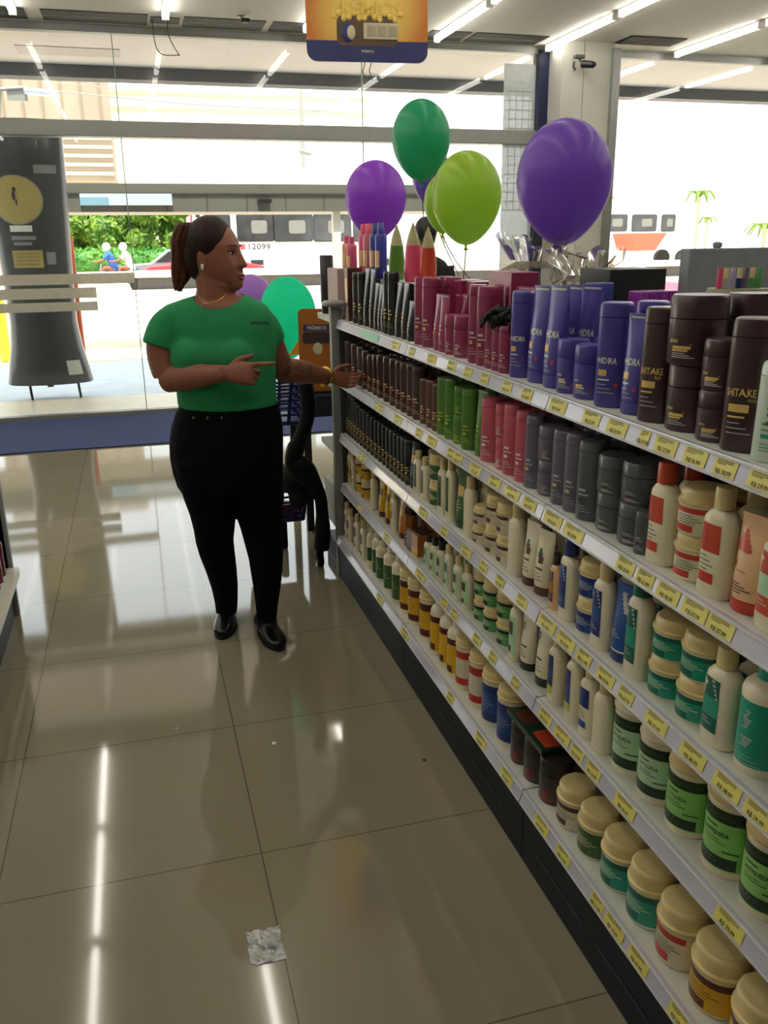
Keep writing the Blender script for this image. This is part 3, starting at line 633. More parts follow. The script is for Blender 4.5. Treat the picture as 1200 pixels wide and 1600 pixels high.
PRODUCTS = [
    (1, 'slab', 'brown', 0.914, 3.738, 0.05, 0.223),
    (1, 'flat', 'black', 0.912, 3.611, 0.045, 0.208),
    (1, 'flat', 'black', 0.912, 3.523, 0.045, 0.211),
    (1, 'tube', 'black', 0.914, 3.459, 0.05, 0.228),
    (1, 'tube', 'black', 0.914, 3.368, 0.05, 0.227),
    (1, 'tube', 'black', 0.912, 3.301, 0.045, 0.177),
    (1, 'tube', 'black', 0.912, 3.245, 0.045, 0.174),
    (1, 'tube', 'black', 0.912, 3.198, 0.045, 0.176),
    (1, 'flat', 'black', 0.912, 3.137, 0.045, 0.223),
    (1, 'flat', 'black', 0.912, 3.077, 0.045, 0.223),
    (1, 'tube', 'black', 0.914, 3.011, 0.05, 0.19),
    (1, 'tube', 'black', 0.914, 2.932, 0.05, 0.191),
    (1, 'tube', 'black', 0.914, 2.864, 0.05, 0.134),
    (1, 'flat', 'magenta', 0.92, 2.756, 0.062, 0.217),
    (1, 'flat', 'magenta', 0.92, 2.675, 0.062, 0.217),
    (1, 'tube', 'magenta', 0.914, 2.586, 0.05, 0.171),
    (1, 'tube', 'magenta', 0.914, 2.535, 0.05, 0.172),
    (1, 'jar', 'magenta', 0.924, 2.474, 0.07, 0.117),
    (1, 'jar', 'magenta', 0.929, 2.397, 0.08, 0.12),
    (1, 'flat', 'magenta', 0.916, 2.266, 0.055, 0.212),
    (1, 'flat', 'magenta', 0.922, 2.205, 0.065, 0.21),
    (1, 'flat', 'magenta', 0.912, 2.148, 0.045, 0.124),
    (1, 'flat', 'magenta', 0.912, 2.102, 0.045, 0.12),
    (1, 'flat', 'magenta', 0.912, 2.055, 0.045, 0.119),
    (1, 'flat', 'blue', 0.918, 1.98, 0.058, 0.209),
    (1, 'tube', 'blue', 0.924, 1.893, 0.07, 0.224),
    (1, 'tube', 'blue', 0.924, 1.808, 0.07, 0.228),
    (1, 'jar', 'blue', 0.926, 1.734, 0.075, 0.117),
    (1, 'jar', 'blue', 0.929, 1.655, 0.08, 0.113),
    (1, 'flat', 'blue', 0.924, 1.551, 0.07, 0.207),
    (1, 'tube', 'blue', 0.922, 1.465, 0.065, 0.19),
    (1, 'flat', 'cocoa', 0.922, 1.39, 0.065, 0.208),
    (1, 'jar2', 'cocoa', 0.934, 1.308, 0.09, 0.234),
    (1, 'jar2', 'cocoa', 0.926, 1.218, 0.075, 0.169),
    (1, 'flat', 'cocoa', 0.926, 1.141, 0.075, 0.208),
    (1, 'flat', 'mint', 0.926, 1.065, 0.075, 0.15),
    (2, 'flat', 'umber', 0.916, 3.778, 0.055, 0.165),
    (2, 'flat', 'umber', 0.916, 3.658, 0.055, 0.166),
    (2, 'flat', 'umber', 0.916, 3.555, 0.055, 0.165),
    (2, 'flat', 'umber', 0.916, 3.469, 0.055, 0.159),
    (2, 'flat', 'umber', 0.916, 3.386, 0.055, 0.152),
    (2, 'flat', 'umber', 0.916, 3.306, 0.055, 0.161),
    (2, 'flat', 'umber', 0.916, 3.239, 0.055, 0.167),
    (2, 'flat', 'umber', 0.916, 3.147, 0.055, 0.172),
    (2, 'flat', 'umber', 0.916, 3.06, 0.055, 0.175),
    (2, 'flat', 'umber', 0.916, 2.985, 0.055, 0.177),
    (2, 'flat', 'umber', 0.916, 2.921, 0.055, 0.178),
    (2, 'flat', 'umber', 0.916, 2.845, 0.055, 0.181),
    (2, 'flat', 'umber', 0.916, 2.779, 0.055, 0.18),
    (2, 'flat', 'rust', 0.912, 2.703, 0.045, 0.15),
    (2, 'flat', 'rust', 0.912, 2.636, 0.045, 0.154),
    (2, 'flat', 'rust', 0.912, 2.579, 0.045, 0.151),
    (2, 'flat', 'green', 0.919, 2.525, 0.06, 0.18),
    (2, 'flat', 'green', 0.914, 2.455, 0.05, 0.185),
    (2, 'jar2', 'green', 0.924, 2.393, 0.07, 0.172),
    (2, 'flat', 'green', 0.919, 2.307, 0.06, 0.177),
    (2, 'tube', 'green', 0.914, 2.218, 0.05, 0.187),
    (2, 'flat', 'rose', 0.924, 2.156, 0.07, 0.177),
    (2, 'jar2', 'rose', 0.919, 2.067, 0.06, 0.174),
    (2, 'flat', 'rose', 0.919, 2.005, 0.06, 0.184),
    (2, 'flat', 'rose', 0.916, 1.931, 0.055, 0.181),
    (2, 'flat', 'mauve', 0.916, 1.874, 0.055, 0.18),
    (2, 'jar2', 'mauve', 0.926, 1.808, 0.075, 0.167),
    (2, 'flat', 'mauve', 0.919, 1.726, 0.06, 0.174),
    (2, 'flat', 'mauve', 0.919, 1.665, 0.06, 0.178),
    (2, 'flat', 'slate', 0.921, 1.602, 0.065, 0.175),
    (2, 'jar2', 'slate', 0.931, 1.526, 0.084, 0.161),
    (2, 'jar2', 'slate', 0.933, 1.438, 0.089, 0.168),
    (2, 'flat', 'slate', 0.906, 1.375, 0.034, 0.085),
    (2, 'shampoo', 'orangecap', 0.924, 1.323, 0.069, 0.194),
    (2, 'jar2', 'orange', 0.934, 1.242, 0.09, 0.169),
    (2, 'shampoo', 'orange', 0.926, 1.159, 0.075, 0.191),
    (2, 'tube2', 'orange', 0.923, 1.086, 0.068, 0.161),
    (2, 'shampoo', 'peach', 0.926, 1.013, 0.075, 0.184),
    (3, 'flat', 'black', 0.912, 3.79, 0.045, 0.193),
    (3, 'flat', 'black', 0.912, 3.744, 0.045, 0.186),
    (3, 'flat', 'black', 0.912, 3.698, 0.045, 0.179),
    (3, 'flat', 'black', 0.912, 3.652, 0.045, 0.172),
    (3, 'flat', 'black', 0.912, 3.601, 0.045, 0.166),
    (3, 'flat', 'black', 0.912, 3.545, 0.045, 0.162),
    (3, 'flat', 'black', 0.912, 3.489, 0.045, 0.161),
    (3, 'flat', 'black', 0.912, 3.425, 0.045, 0.161),
    (3, 'flat', 'black', 0.912, 3.363, 0.045, 0.159),
    (3, 'flat', 'black', 0.912, 3.302, 0.045, 0.157),
    (3, 'flat', 'black', 0.912, 3.244, 0.045, 0.158),
    (3, 'flat', 'black', 0.912, 3.187, 0.045, 0.158),
    (3, 'flat', 'black', 0.912, 3.132, 0.045, 0.159),
    (3, 'flat', 'black', 0.912, 3.079, 0.045, 0.159),
    (3, 'flat', 'black', 0.912, 3.027, 0.045, 0.16),
    (3, 'flat', 'black', 0.912, 2.977, 0.045, 0.16),
    (3, 'flat', 'black', 0.912, 2.928, 0.045, 0.163),
    (3, 'flat', 'black', 0.912, 2.88, 0.045, 0.166),
    (3, 'tube', 'blackgold', 0.914, 2.83, 0.05, 0.169),
    (3, 'shampoo', 'olive', 0.916, 2.776, 0.055, 0.15),
    (3, 'shampoo', 'olive', 0.916, 2.694, 0.055, 0.146),
    (3, 'jar2', 'olive', 0.929, 2.61, 0.08, 0.177),
    (3, 'shampoo', 'olive', 0.916, 2.516, 0.055, 0.185),
    (3, 'shampoo', 'olive', 0.916, 2.443, 0.055, 0.204),
    (3, 'tube2', 'olive', 0.92, 2.367, 0.062, 0.182),
    (3, 'shampoo', 'plain', 0.919, 2.284, 0.06, 0.182),
    (3, 'jar2', 'coco', 0.924, 2.217, 0.07, 0.112),
    (3, 'jar2', 'coco', 0.926, 2.123, 0.075, 0.172),
    (3, 'jar2', 'coco', 0.929, 2.04, 0.08, 0.172),
    (3, 'shampoo', 'plain', 0.922, 1.955, 0.065, 0.194),
    (3, 'tube2', 'creambrown', 0.92, 1.879, 0.062, 0.166),
    (3, 'tube2', 'creambrown', 0.922, 1.811, 0.065, 0.164),
    (3, 'shampoo', 'peachsmall', 0.909, 1.716, 0.04, 0.14),
    (3, 'shampoo', 'navycap', 0.922, 1.662, 0.065, 0.193),
    (3, 'jar2', 'navy', 0.932, 1.582, 0.085, 0.17),
    (3, 'shampoo', 'navy', 0.923, 1.505, 0.068, 0.193),
    (3, 'tube2', 'navy', 0.922, 1.437, 0.065, 0.165),
    (3, 'shampoo', 'tealcap', 0.923, 1.369, 0.068, 0.216),
    (3, 'jar2', 'teal', 0.935, 1.288, 0.092, 0.162),
    (3, 'jar2', 'teal', 0.935, 1.196, 0.092, 0.168),
    (3, 'shampoo', 'teal', 0.928, 1.11, 0.078, 0.182),
    (3, 'bigbottle', 'teal', 0.932, 1.027, 0.085, 0.191),
    (4, 'shampoo', 'yellow', 0.914, 3.79, 0.05, 0.18),
    (4, 'shampoo', 'yellow', 0.914, 3.739, 0.05, 0.171),
    (4, 'jar2', 'yellow', 0.919, 3.645, 0.06, 0.168),
    (4, 'jar2', 'yellow', 0.919, 3.541, 0.06, 0.169),
    (4, 'shampoo', 'plain', 0.914, 3.378, 0.05, 0.166),
    (4, 'tube2', 'yellow', 0.914, 3.266, 0.05, 0.167),
    (4, 'tube2', 'yellow', 0.914, 3.17, 0.05, 0.168),
    (4, 'shampoo', 'yellow', 0.914, 3.078, 0.05, 0.163),
    (4, 'tube2', 'amber', 0.914, 2.982, 0.05, 0.162),
    (4, 'flat', 'amberbottle', 0.914, 2.884, 0.05, 0.159),
    (4, 'pack', 'amberbox', 0.939, 2.808, 0.1, 0.08),
    (4, 'shampoo', 'mintcap', 0.914, 2.659, 0.05, 0.114),
    (4, 'shampoo', 'mintcap', 0.914, 2.59, 0.05, 0.127),
    (4, 'shampoo', 'mintcap', 0.914, 2.524, 0.05, 0.135),
    (4, 'shampoo', 'minty', 0.914, 2.449, 0.05, 0.152),
    (4, 'shampoo', 'minty', 0.916, 2.365, 0.055, 0.142),
    (4, 'shampoo', 'minty', 0.916, 2.286, 0.055, 0.145),
    (4, 'jar2', 'grass', 0.924, 2.194, 0.07, 0.163),
    (4, 'jar2', 'grass', 0.926, 2.118, 0.075, 0.155),
    (4, 'jar2', 'grass', 0.929, 2.023, 0.08, 0.165),
    (4, 'shampoo', 'minty', 0.916, 1.93, 0.055, 0.187),
    (4, 'tube2', 'creamblack', 0.918, 1.872, 0.058, 0.162),
    (4, 'tube2', 'creamblack', 0.92, 1.782, 0.062, 0.177),
    (4, 'shampoo', 'bluelime', 0.919, 1.695, 0.06, 0.181),
    (4, 'shampoo', 'bluelime', 0.919, 1.605, 0.06, 0.19),
    (4, 'shampoo', 'bluewhite', 0.919, 1.535, 0.06, 0.18),
    (4, 'shampoo', 'plain', 0.919, 1.474, 0.06, 0.175),
    (4, 'tub', 'palegreen', 0.938, 1.393, 0.098, 0.176),
    (4, 'tub', 'palegreen', 0.938, 1.294, 0.098, 0.167),
    (4, 'tub', 'lime', 0.939, 1.193, 0.1, 0.162),
    (4, 'tub', 'lime', 0.94, 1.077, 0.102, 0.18),
    (4, 'tub', 'lime', 0.94, 0.972, 0.102, 0.173),
    (5, 'shampoo', 'coco', 0.892, 3.79, 0.055, 0.175),
    (5, 'shampoo', 'coco', 0.892, 3.73, 0.055, 0.161),
    (5, 'shampoo', 'coco', 0.892, 3.593, 0.055, 0.174),
    (5, 'shampoo', 'coco', 0.892, 3.476, 0.055, 0.182),
    (5, 'bigbottle', 'plainolive', 0.889, 3.365, 0.05, 0.185),
    (5, 'bigbottle', 'olive', 0.892, 3.281, 0.055, 0.191),
    (5, 'bigbottle', 'olive', 0.899, 3.217, 0.07, 0.173),
    (5, 'bigbottle', 'olive', 0.899, 3.101, 0.07, 0.185),
    (5, 'bigbottle', 'olive', 0.899, 2.983, 0.07, 0.193),
    (5, 'tub', 'yellow', 0.904, 2.879, 0.08, 0.176),
    (5, 'tub', 'yellow', 0.906, 2.773, 0.085, 0.181),
    (5, 'tub', 'yellow', 0.906, 2.636, 0.085, 0.186),
    (5, 'bigbottle', 'yellow', 0.899, 2.519, 0.07, 0.208),
    (5, 'bigbottle', 'yellow', 0.899, 2.427, 0.07, 0.207),
    (5, 'bigbottle', 'yellow', 0.902, 2.353, 0.075, 0.199),
    (5, 'tub', 'red', 0.904, 2.274, 0.08, 0.172),
    (5, 'tub', 'red', 0.906, 2.158, 0.085, 0.177),
    (5, 'tub', 'blue', 0.914, 2.054, 0.1, 0.172),
    (5, 'tub', 'blue', 0.914, 1.943, 0.1, 0.171),
    (5, 'jar', 'darkbrown', 0.904, 1.852, 0.079, 0.118),
    (5, 'jar', 'darkbrown', 0.908, 1.767, 0.088, 0.118),
    (5, 'jar', 'darkbrown', 0.91, 1.675, 0.093, 0.118),
    (5, 'jarb', 'coco', 0.916, 1.575, 0.104, 0.106),
    (5, 'jarb', 'olive', 0.916, 1.47, 0.104, 0.111),
    (5, 'jarb', 'teal', 0.917, 1.364, 0.106, 0.117),
    (5, 'jarb', 'teal', 0.917, 1.257, 0.106, 0.128),
    (5, 'jarb', 'red', 0.918, 1.148, 0.109, 0.128),
    (5, 'jarb', 'yellow', 0.92, 1.037, 0.112, 0.128),
    (5, 'jarb', 'yellow', 0.92, 0.923, 0.112, 0.128),
]

DESC = {('flat', 'black'): 'slim glossy black bottle', ('tube', 'black'): 'shiny black squeeze tube with gold mark', ('slab', 'brown'): 'upright maroon dye carton', ('flat', 'magenta'): 'magenta bottle', ('tube', 'magenta'): 'magenta squeeze tube',
        ('jar', 'magenta'): 'magenta hair mask jar', ('flat', 'blue'): 'violet-blue bottle', ('tube', 'blue'): 'violet-blue squeeze tube', ('jar', 'blue'): 'violet-blue jar', ('flat', 'cocoa'): 'tall dark brown bottle with gold lettering', ('jar2', 'cocoa'): 'dark brown jar with gold lettering',
        ('flat', 'mint'): 'pale mint bottle', ('flat', 'umber'): 'dark brown bottle', ('flat', 'rust'): 'short reddish-brown bottle', ('flat', 'green'): 'leaf-green bottle', ('jar2', 'green'): 'leaf-green jar', ('tube', 'green'): 'leaf-green squeeze tube', ('flat', 'rose'): 'rose-pink bottle', ('jar2', 'rose'): 'rose-pink jar',
        ('flat', 'mauve'): 'grey-mauve bottle', ('jar2', 'mauve'): 'grey-mauve jar', ('flat', 'slate'): 'slate-grey bottle', ('jar2', 'slate'): 'slate-grey jar', ('shampoo', 'orangecap'): 'cream bottle with orange-red cap and label', ('jar2', 'orange'): 'cream jar with red label', ('shampoo', 'orange'): 'cream bottle with orange-red label and tan cap',
        ('tube2', 'orange'): 'peach squeeze tube with red cap', ('shampoo', 'peach'): 'cream bottle with orange print', ('tube', 'blackgold'): 'wide black tube with gold label', ('shampoo', 'olive'): 'cream bottle with dark green label', ('jar2', 'olive'): 'cream jar with green label', ('tube2', 'olive'): 'green squeeze tube', ('shampoo', 'plain'): 'plain cream bottle seen from its side',
        ('jar2', 'coco'): 'cream jar with brown band', ('tube2', 'creambrown'): 'cream tube with brown cap', ('shampoo', 'peachsmall'): 'small peach bottle with black cap', ('shampoo', 'navycap'): 'cream bottle with navy cap', ('jar2', 'navy'): 'cream jar with blue label', ('shampoo', 'navy'): 'cream bottle with navy label and tan cap', ('tube2', 'navy'): 'blue squeeze tube with navy cap',
        ('shampoo', 'tealcap'): 'cream bottle with dark teal cap', ('jar2', 'teal'): 'cream jar with teal label', ('shampoo', 'teal'): 'cream bottle with teal label and tan cap', ('bigbottle', 'teal'): 'big round bottle with teal wrap label', ('shampoo', 'yellow'): 'cream bottle with yellow label', ('jar2', 'yellow'): 'cream jar with yellow label', ('tube2', 'yellow'): 'yellow squeeze tube', ('tube2', 'amber'): 'amber squeeze tube',
        ('flat', 'amberbottle'): 'amber see-through bottle', ('pack', 'amberbox'): 'low amber and black boxed kit', ('shampoo', 'mintcap'): 'pale green bottle with black cap', ('shampoo', 'minty'): 'cream bottle with pale green label', ('jar2', 'grass'): 'cream jar with grass-green label', ('tube2', 'creamblack'): 'cream tube with black cap', ('shampoo', 'bluelime'): 'cream bottle with navy and lime label', ('shampoo', 'bluewhite'): 'cream bottle with small blue label',
        ('tub', 'palegreen'): 'large tub with pale green label', ('tub', 'lime'): 'large tub with lime green label', ('shampoo', 'coco'): 'cream bottle with small brown label', ('bigbottle', 'plainolive'): 'cream round bottle with dark green panel', ('bigbottle', 'olive'): 'cream round bottle with green wrap label', ('tub', 'yellow'): 'tub with yellow label', ('bigbottle', 'yellow'): 'cream round bottle with yellow wrap label', ('tub', 'red'): 'cream tub with red band', ('tub', 'blue'): 'large tub with blue label',
        ('jar', 'darkbrown'): 'dark brown jar', ('jarb', 'coco'): 'tan-lidded jar with brown label', ('jarb', 'olive'): 'tan-lidded jar with olive label', ('jarb', 'teal'): 'tan-lidded jar with teal label', ('jarb', 'red'): 'tan-lidded jar with red label', ('jarb', 'yellow'): 'tan-lidded jar with yellow label'}
ROWN = {1: 'top shelf', 2: 'second shelf', 3: 'third shelf', 4: 'fourth shelf', 5: 'bottom shelf'}
for i in range(len(ORD), 30): ORD.append({20: 'twenty-first', 21: 'twenty-second', 22: 'twenty-third'}.get(i, 'far'))
tot = {}
for p in PRODUCTS: tot[p[:3]] = tot.get(p[:3], 0)+1
seen = {}; SECOND = {}; IDX = -1
HIDDEN = {0,1,2,3,4,5,6,7,8,9,10,11,12,17,18,21,22,23,24,28,30,31,33,34,35,40,49,50,51,66,68,72,73,74,75,76,77,88,89,92,94,97,100,106,107,112,115,116,117,118,119,121,123,124,133,134,135,136,137,138,139,141,142,143,144,145,146,147,148,152,153,154,155,156,157,158,159,160,161,162,163,164,165,166,167,168,169,170,171,172,173,174,175,176,177}  # ranks the photograph shows nothing of
LEAN = {(1, 'tube', 'black'): .06}
for (row, kind, col, x, y, d, h) in PRODUCTS:
    k = seen.get((row, kind, col), 0); seen[row, kind, col] = k+1; n = tot[row, kind, col]
    ds = DESC[kind, col]; place = ROWN[row]
    which = '' if n == 1 else ', %s from end post' % ORD[k]
    stack = '' if n == 1 else ' %s stack' % ORD[k]
    grp = ds.replace(' seen from its side', '')+'s on the '+place if n > 1 or kind == 'jar2' else None
    xx = x - (.38*d/2 if kind == 'shampoo' else .14*d/2 if kind == 'flat' else 0)
    rr = d*(.66 if kind == 'shampoo' else 1.0)
    turn = .1 if kind in ('shampoo', 'slab', 'pack') else .18 if kind in ('tube', 'tube2') else .62
    if kind == 'jar2':
        hh = h/2
        lo = make_product(kind, col, d, hh-.0005); lo.location = (x, y, H[row])
        tag(lo, ds+', lower,'+stack+', '+place, 'jar', grp)
        up = copy_tree(lo); up.location = (x-.002+.004*random.random(), y+.002-.004*random.random(), H[row]+hh)
        if (row, col, k) == (1, 'cocoa', 0): up.scale = (1.16, 1.16, 1.0); up.location.y += .0
        lo.rotation_euler.z = turn+random.uniform(-.12, .12); up.rotation_euler.z = turn+random.uniform(-.12, .12); tag(up, ds+', upper,'+stack+', '+place, 'jar', grp)
        front = [lo]
    else:
        o = make_product(kind, col, d, h); o.location = (xx, y, H[row]); o.rotation_euler.z = turn+random.uniform(-.08, .08)
        tag(o, ds+which+', '+place, NAMES[kind][1], grp); front = [o]
    if row == 5 and kind == 'tub': pass
    # the one standing behind it
    IDX += 1
    if kind != 'pack' and IDX not in HIDDEN:
        bk = copy_tree(front[0]); bk.location = (front[0].location.x + rr + .012, y+random.uniform(-.004, .004), H[row]); bk.rotation_euler.z = turn+random.uniform(-.2, .2) if kind not in ('slab',) else 0
        tag(bk, ds+(', lower,' if kind == 'jar2' else ',')+' behind'+(' the front one' if n == 1 else ' front '+ORD[k])+', '+place, NAMES[kind][1], 'second-rank '+ds.replace(' seen from its side', '')+'s, '+place)
        SECOND[IDX] = [bk]
        if kind == 'jar2':
            b2 = copy_tree(bk); b2.location = bk.location + Vector((0, 0, h/2)); tag(b2, ds+', upper, behind'+(' the front one' if n == 1 else ' front '+ORD[k])+', '+place)
            SECOND[IDX].append(b2)

# ================================================================== ON TOP OF THE UNIT
HT = H[1]
M_black = mat('satin_black', '#1a1a1b', .35)
# black cartons behind the front tubes, with the cone bottles standing on them
cart = []
for i, (px, X, w) in enumerate(((590, 1.02, .22), (627, 1.02, .2), (648, 1.02, .16))):
    pass
def carton(y0, y1, x0, x1, h, m, label, group=None, name='product_carton', top=None):
    a = MB(); a.box((x0, y0, HT), (x1, y1, HT+h), m)
    if top: a.box((x0+.004, y0+.004, HT+h), (x1-.004, y1-.004, HT+h+.0015), top)
    return tag(a.build(name, bevel=.002), label, 'box', group)
carton(3.40, 3.80, .943, 1.07, .185, M_black, 'black product carton behind the far black tubes, under the pastel bottle pack', 'black cartons')
carton(3.20, 3.385, .943, 1.07, .185, M_black, 'black product carton under the light green cone bottle', 'black cartons', top=M_cap)
carton(2.93, 3.15, .943, 1.07, .185, M_black, 'black product carton under the pink and orange cone bottles', 'black cartons', top=M_cap)
Z1 = HT+.1855
def cone_bottle(Y, X, h, r, m, label):
    t = thing('cone_bottle', label, 'bottle', (X, Y, Z1+.001), 0, 'cone bottles on the black cartons')
    body('body', t, [(0, r*.8, r*.8), (.006, r*.92, r*.92), (h*.25, r, r), (h*.62, r*.78, r*.78)], 2, m, 24)
    body('cap', t, [(h*.621, r*.76, r*.76), (h*.8, r*.5, r*.5), (h*.93, r*.2, r*.2), (h, r*.04, r*.04)], 2, mat('khaki_cap', '#a9a06c', .35), 24)
    return t
cone_bottle(3.29, .985, .205, .032, PM['green'], 'light green cone bottle with khaki tip on the black carton')
cone_bottle(3.075, .982, .205, .034, PM['pink'], 'pink cone bottle with khaki tip beside the orange one')
cone_bottle(3.005, 1.015, .19, .031, PM['orange'], 'orange cone bottle with khaki tip beside the pink one')
# pack of slim pastel bottles
def slim(Y, X, h, m1, m2, label):
    t = thing('slim_bottle', label, 'bottle', (X, Y, Z1+.001), 0, 'slim two-tone bottles on the far carton')
    r = .024
    body('body', t, [(0, r*.9, r*.9), (.004, r, r), (h*.74, r, r), (h*.8, r*.8, r*.8)], 2, m1, 18)
    body('cap', t, [(h*.801, r*.62, r*.62), (h*.98, r*.5, r*.5), (h, r*.35, r*.35)], 2, m2, 18)
    a = MB(); S = surf([(0, r, r), (h, r, r)], 2); patch(a, S, r, -r, r, h*.2, h*.5, PM['peach'], .001); a.build('label', t)
M_pk, M_bl = P('pastel_pink', '#d7587e', .3), P('royal_blue', '#3a3f9c', .3)
slim(4.06, .975, .17, P('pastel_yellow', '#d9a46a', .3), M_pk, 'short pink and yellow slim bottle nearest the end post')
slim(3.97, .975, .165, M_pk, M_pk, 'short all-pink slim bottle, second from the end post')
slim(3.735, .972, .215, M_pk, P('hot_pink', '#e03468', .3), 'tall pink slim bottle with hot pink cap, farther of two')
slim(3.655, .972, .215, P('salmon', '#c96c74', .3), PM['pink'], 'tall salmon slim bottle with hot pink cap, nearer of two')
slim(3.55, .972, .215, M_bl, PM['navy'], 'tall royal blue slim bottle, farther of two')
slim(3.465, .972, .215, M_bl, M_bl, 'tall royal blue slim bottle, nearer of two')
# pinkish pack leaning by the end post
a = MB(); a.box((.895, 3.93, HT+.001), (.928, 4.14, HT+.215), mat('rose_beige_card', '#b79a93', .5)); tag(a.build('upright_pack', bevel=.003), 'rose-beige cardboard pack just beyond the end post', 'box')
a = MB(); a.box((.94, 3.92, HT+.001), (1.1, 4.14, HT+.184), M_black); tag(a.build('product_carton', bevel=.002), 'dark carton on the end display, carrying the two short pink bottles', 'box', 'black cartons')
# taller magenta stock behind
for i, (px, yt, Xr, w, h, lab) in enumerate(((686, 432, 1.01, .07, .21, 'magenta carton behind the small magenta tubes'), (708, 432, 1.01, .07, .21, 'magenta carton behind the magenta jars'), (752, 426, 1.0, .16, .245, 'tallest magenta carton, rising behind the magenta bottles'), (790, 447, .99, .11, .21, 'magenta carton behind the ribbon-tied bottles'))):
    yy = {686: 2.62, 708: 2.50, 752: 2.26, 790: 2.06}[px]
    a = MB(); a.box((Xr-.03, yy-w/2, HT), (Xr+.05, yy+w/2, HT+h), PM['magenta']); tag(a.build('product_carton', bevel=.003), lab, 'box', 'magenta cartons')
# black ribbon bunched round the small magenta bottles
a = MB(); rr = random.Random(3)
for q in range(16):
    cx, cy, cz = .905+rr.uniform(-.02, .01), 2.075+rr.uniform(-.07, .07), HT+.135+rr.uniform(-.022, .022)
    pts = [(cx+.016*math.cos(s*1.26+q), cy+.018*math.sin(s*1.26), cz+.012*math.sin(s*2.5+q)) for s in range(6)]
    a.tube(smoothed(pts, 3), .005, mat('ribbon_black', '#101010', .7), 6)
tag(a.build('ribbon_bow'), 'bunched black ribbon bow resting on the small magenta bottles', 'ribbon')
# clear flask with blue base among the blue jars
t = thing('clear_flask', 'clear plastic flask with a blue base behind the violet-blue jars', 'flask', (1.04, 1.62, HT))
body('body', t, [(.03, .03, .03), (.12, .03, .03), (.16, .018, .018), (.19, .018, .018)], 2, mat('clear_plastic', '#d6dad0', .1, alpha=.45), 20)
body('base', t, [(0, .03, .03), (.03, .031, .031)], 2, P('sky', '#2c7fb4'), 20)

# wooden-framed gift baskets wrapped in clear film under the big balloon
M_film = glass_mat('clear_film', (.90, .885, .87, 1), .8, 1.4, .12)
M_wood = mat('pale_wood', '#b7a57c', .6, var=.1)
def gift(x, y, label, h=.2):
    t = thing('gift_basket', label, 'gift basket', (x, y, HT), 0, 'film-wrapped gift baskets on the unit')
    a = MB(); a.box((-.09, -.09, 0), (.09, .09, .015), M_wood); a.box((-.09, -.1, .12), (.09, -.085, .15), M_wood); a.box((-.1, -.1, .12), (-.085, .09, .15), M_wood)
    for sx_ in (-.095, .085):
        for sy_ in (-.095, .085): a.box((sx_, sy_, 0), (sx_+.012, sy_+.012, .16), M_wood)
    a.box((-.1, -.02, .12), (-.085, .02, h+.03), M_wood)
    a.build('frame', t, bevel=.002)
    for q, (u, v, r, hh, c) in enumerate(((-.04, -.04, .028, .19, 'coco'), (.03, -.04, .03, .17, 'darkbrown'), (-.02, .03, .03, .2, 'slate'), (.045, .045, .025, .16, 'tan'))):
        a = MB(); a.lathe([(r, r, .016), (r, r, hh), (r*.6, r*.6, hh+.01)], PM[c], 16, c=(u, v)); a.build('gift_bottle', t)
    rs = []; rr = random.Random(int(y*100)); n = 40
    for k, (z, r) in enumerate(((.0, .125), (.1, .13), (.19, .12), (.25, .09), (.275, .05), (.30, .07), (.34, .10), (.36, .115))):
        ring = []
        for j in range(n):
            f = 1+(.04 if k < 3 else .13)*math.sin(j*PI*2/n*9+k)*(.5+rr.random()*.5)
            ring.append((r*f*math.cos(2*PI*j/n), r*f*math.sin(2*PI*j/n), z+(.02*rr.uniform(-1, 1) if k > 4 else 0)))
        rs.append(ring)
    a = MB(); a.rings(rs, M_film, cap=False); a.build('film_wrap', t, angle=25)
    return t
g1 = gift(1.235, 2.62, 'film-wrapped gift basket, left one, film flaring at the top'); g1.scale = (1, 1, .95)
g2 = gift(1.27, 2.335, 'film-wrapped gift basket, right one, under the big purple balloon'); g2.scale = (.95, .95, .82)
# dark display boxes, khaki boxes, grey display
def tbox(name, x0, x1, y0, y1, z0, z1, m, label, cat='box', group=None):
    a = MB(); a.box((x0, y0, z0), (x1, y1, z1), m); return tag(a.build(name, bevel=.003), label, cat, group)
M_dkg = mat('dark_green_box', '#22292a', .4)
tbox('display_box', 1.175, 1.34, 2.03, 2.19, HT, HT+.155, M_dkg, 'lower dark display box behind the tall blue bottle', 'box', 'dark display boxes')
tbox('display_box', 1.175, 1.34, 2.03, 2.19, HT+.156, HT+.252, M_dkg, 'upper dark display box resting on the lower one', 'box', 'dark display boxes')
for q in range(4): tbox('purple_box', 1.17+.026*q, 1.193+.026*q, 1.87, 1.93, HT, HT+.205, P('bright_purple', '#8a2f96'), 'small bright purple box before the dark display boxes, %s from the left' % ORD[q], 'box', 'small purple boxes')
tbox('blue_box', 1.10, 1.16, 1.98, 2.02, HT, HT+.222, P('mid_blue', '#3c50a0'), 'mid blue box at the left end of the dark display boxes')
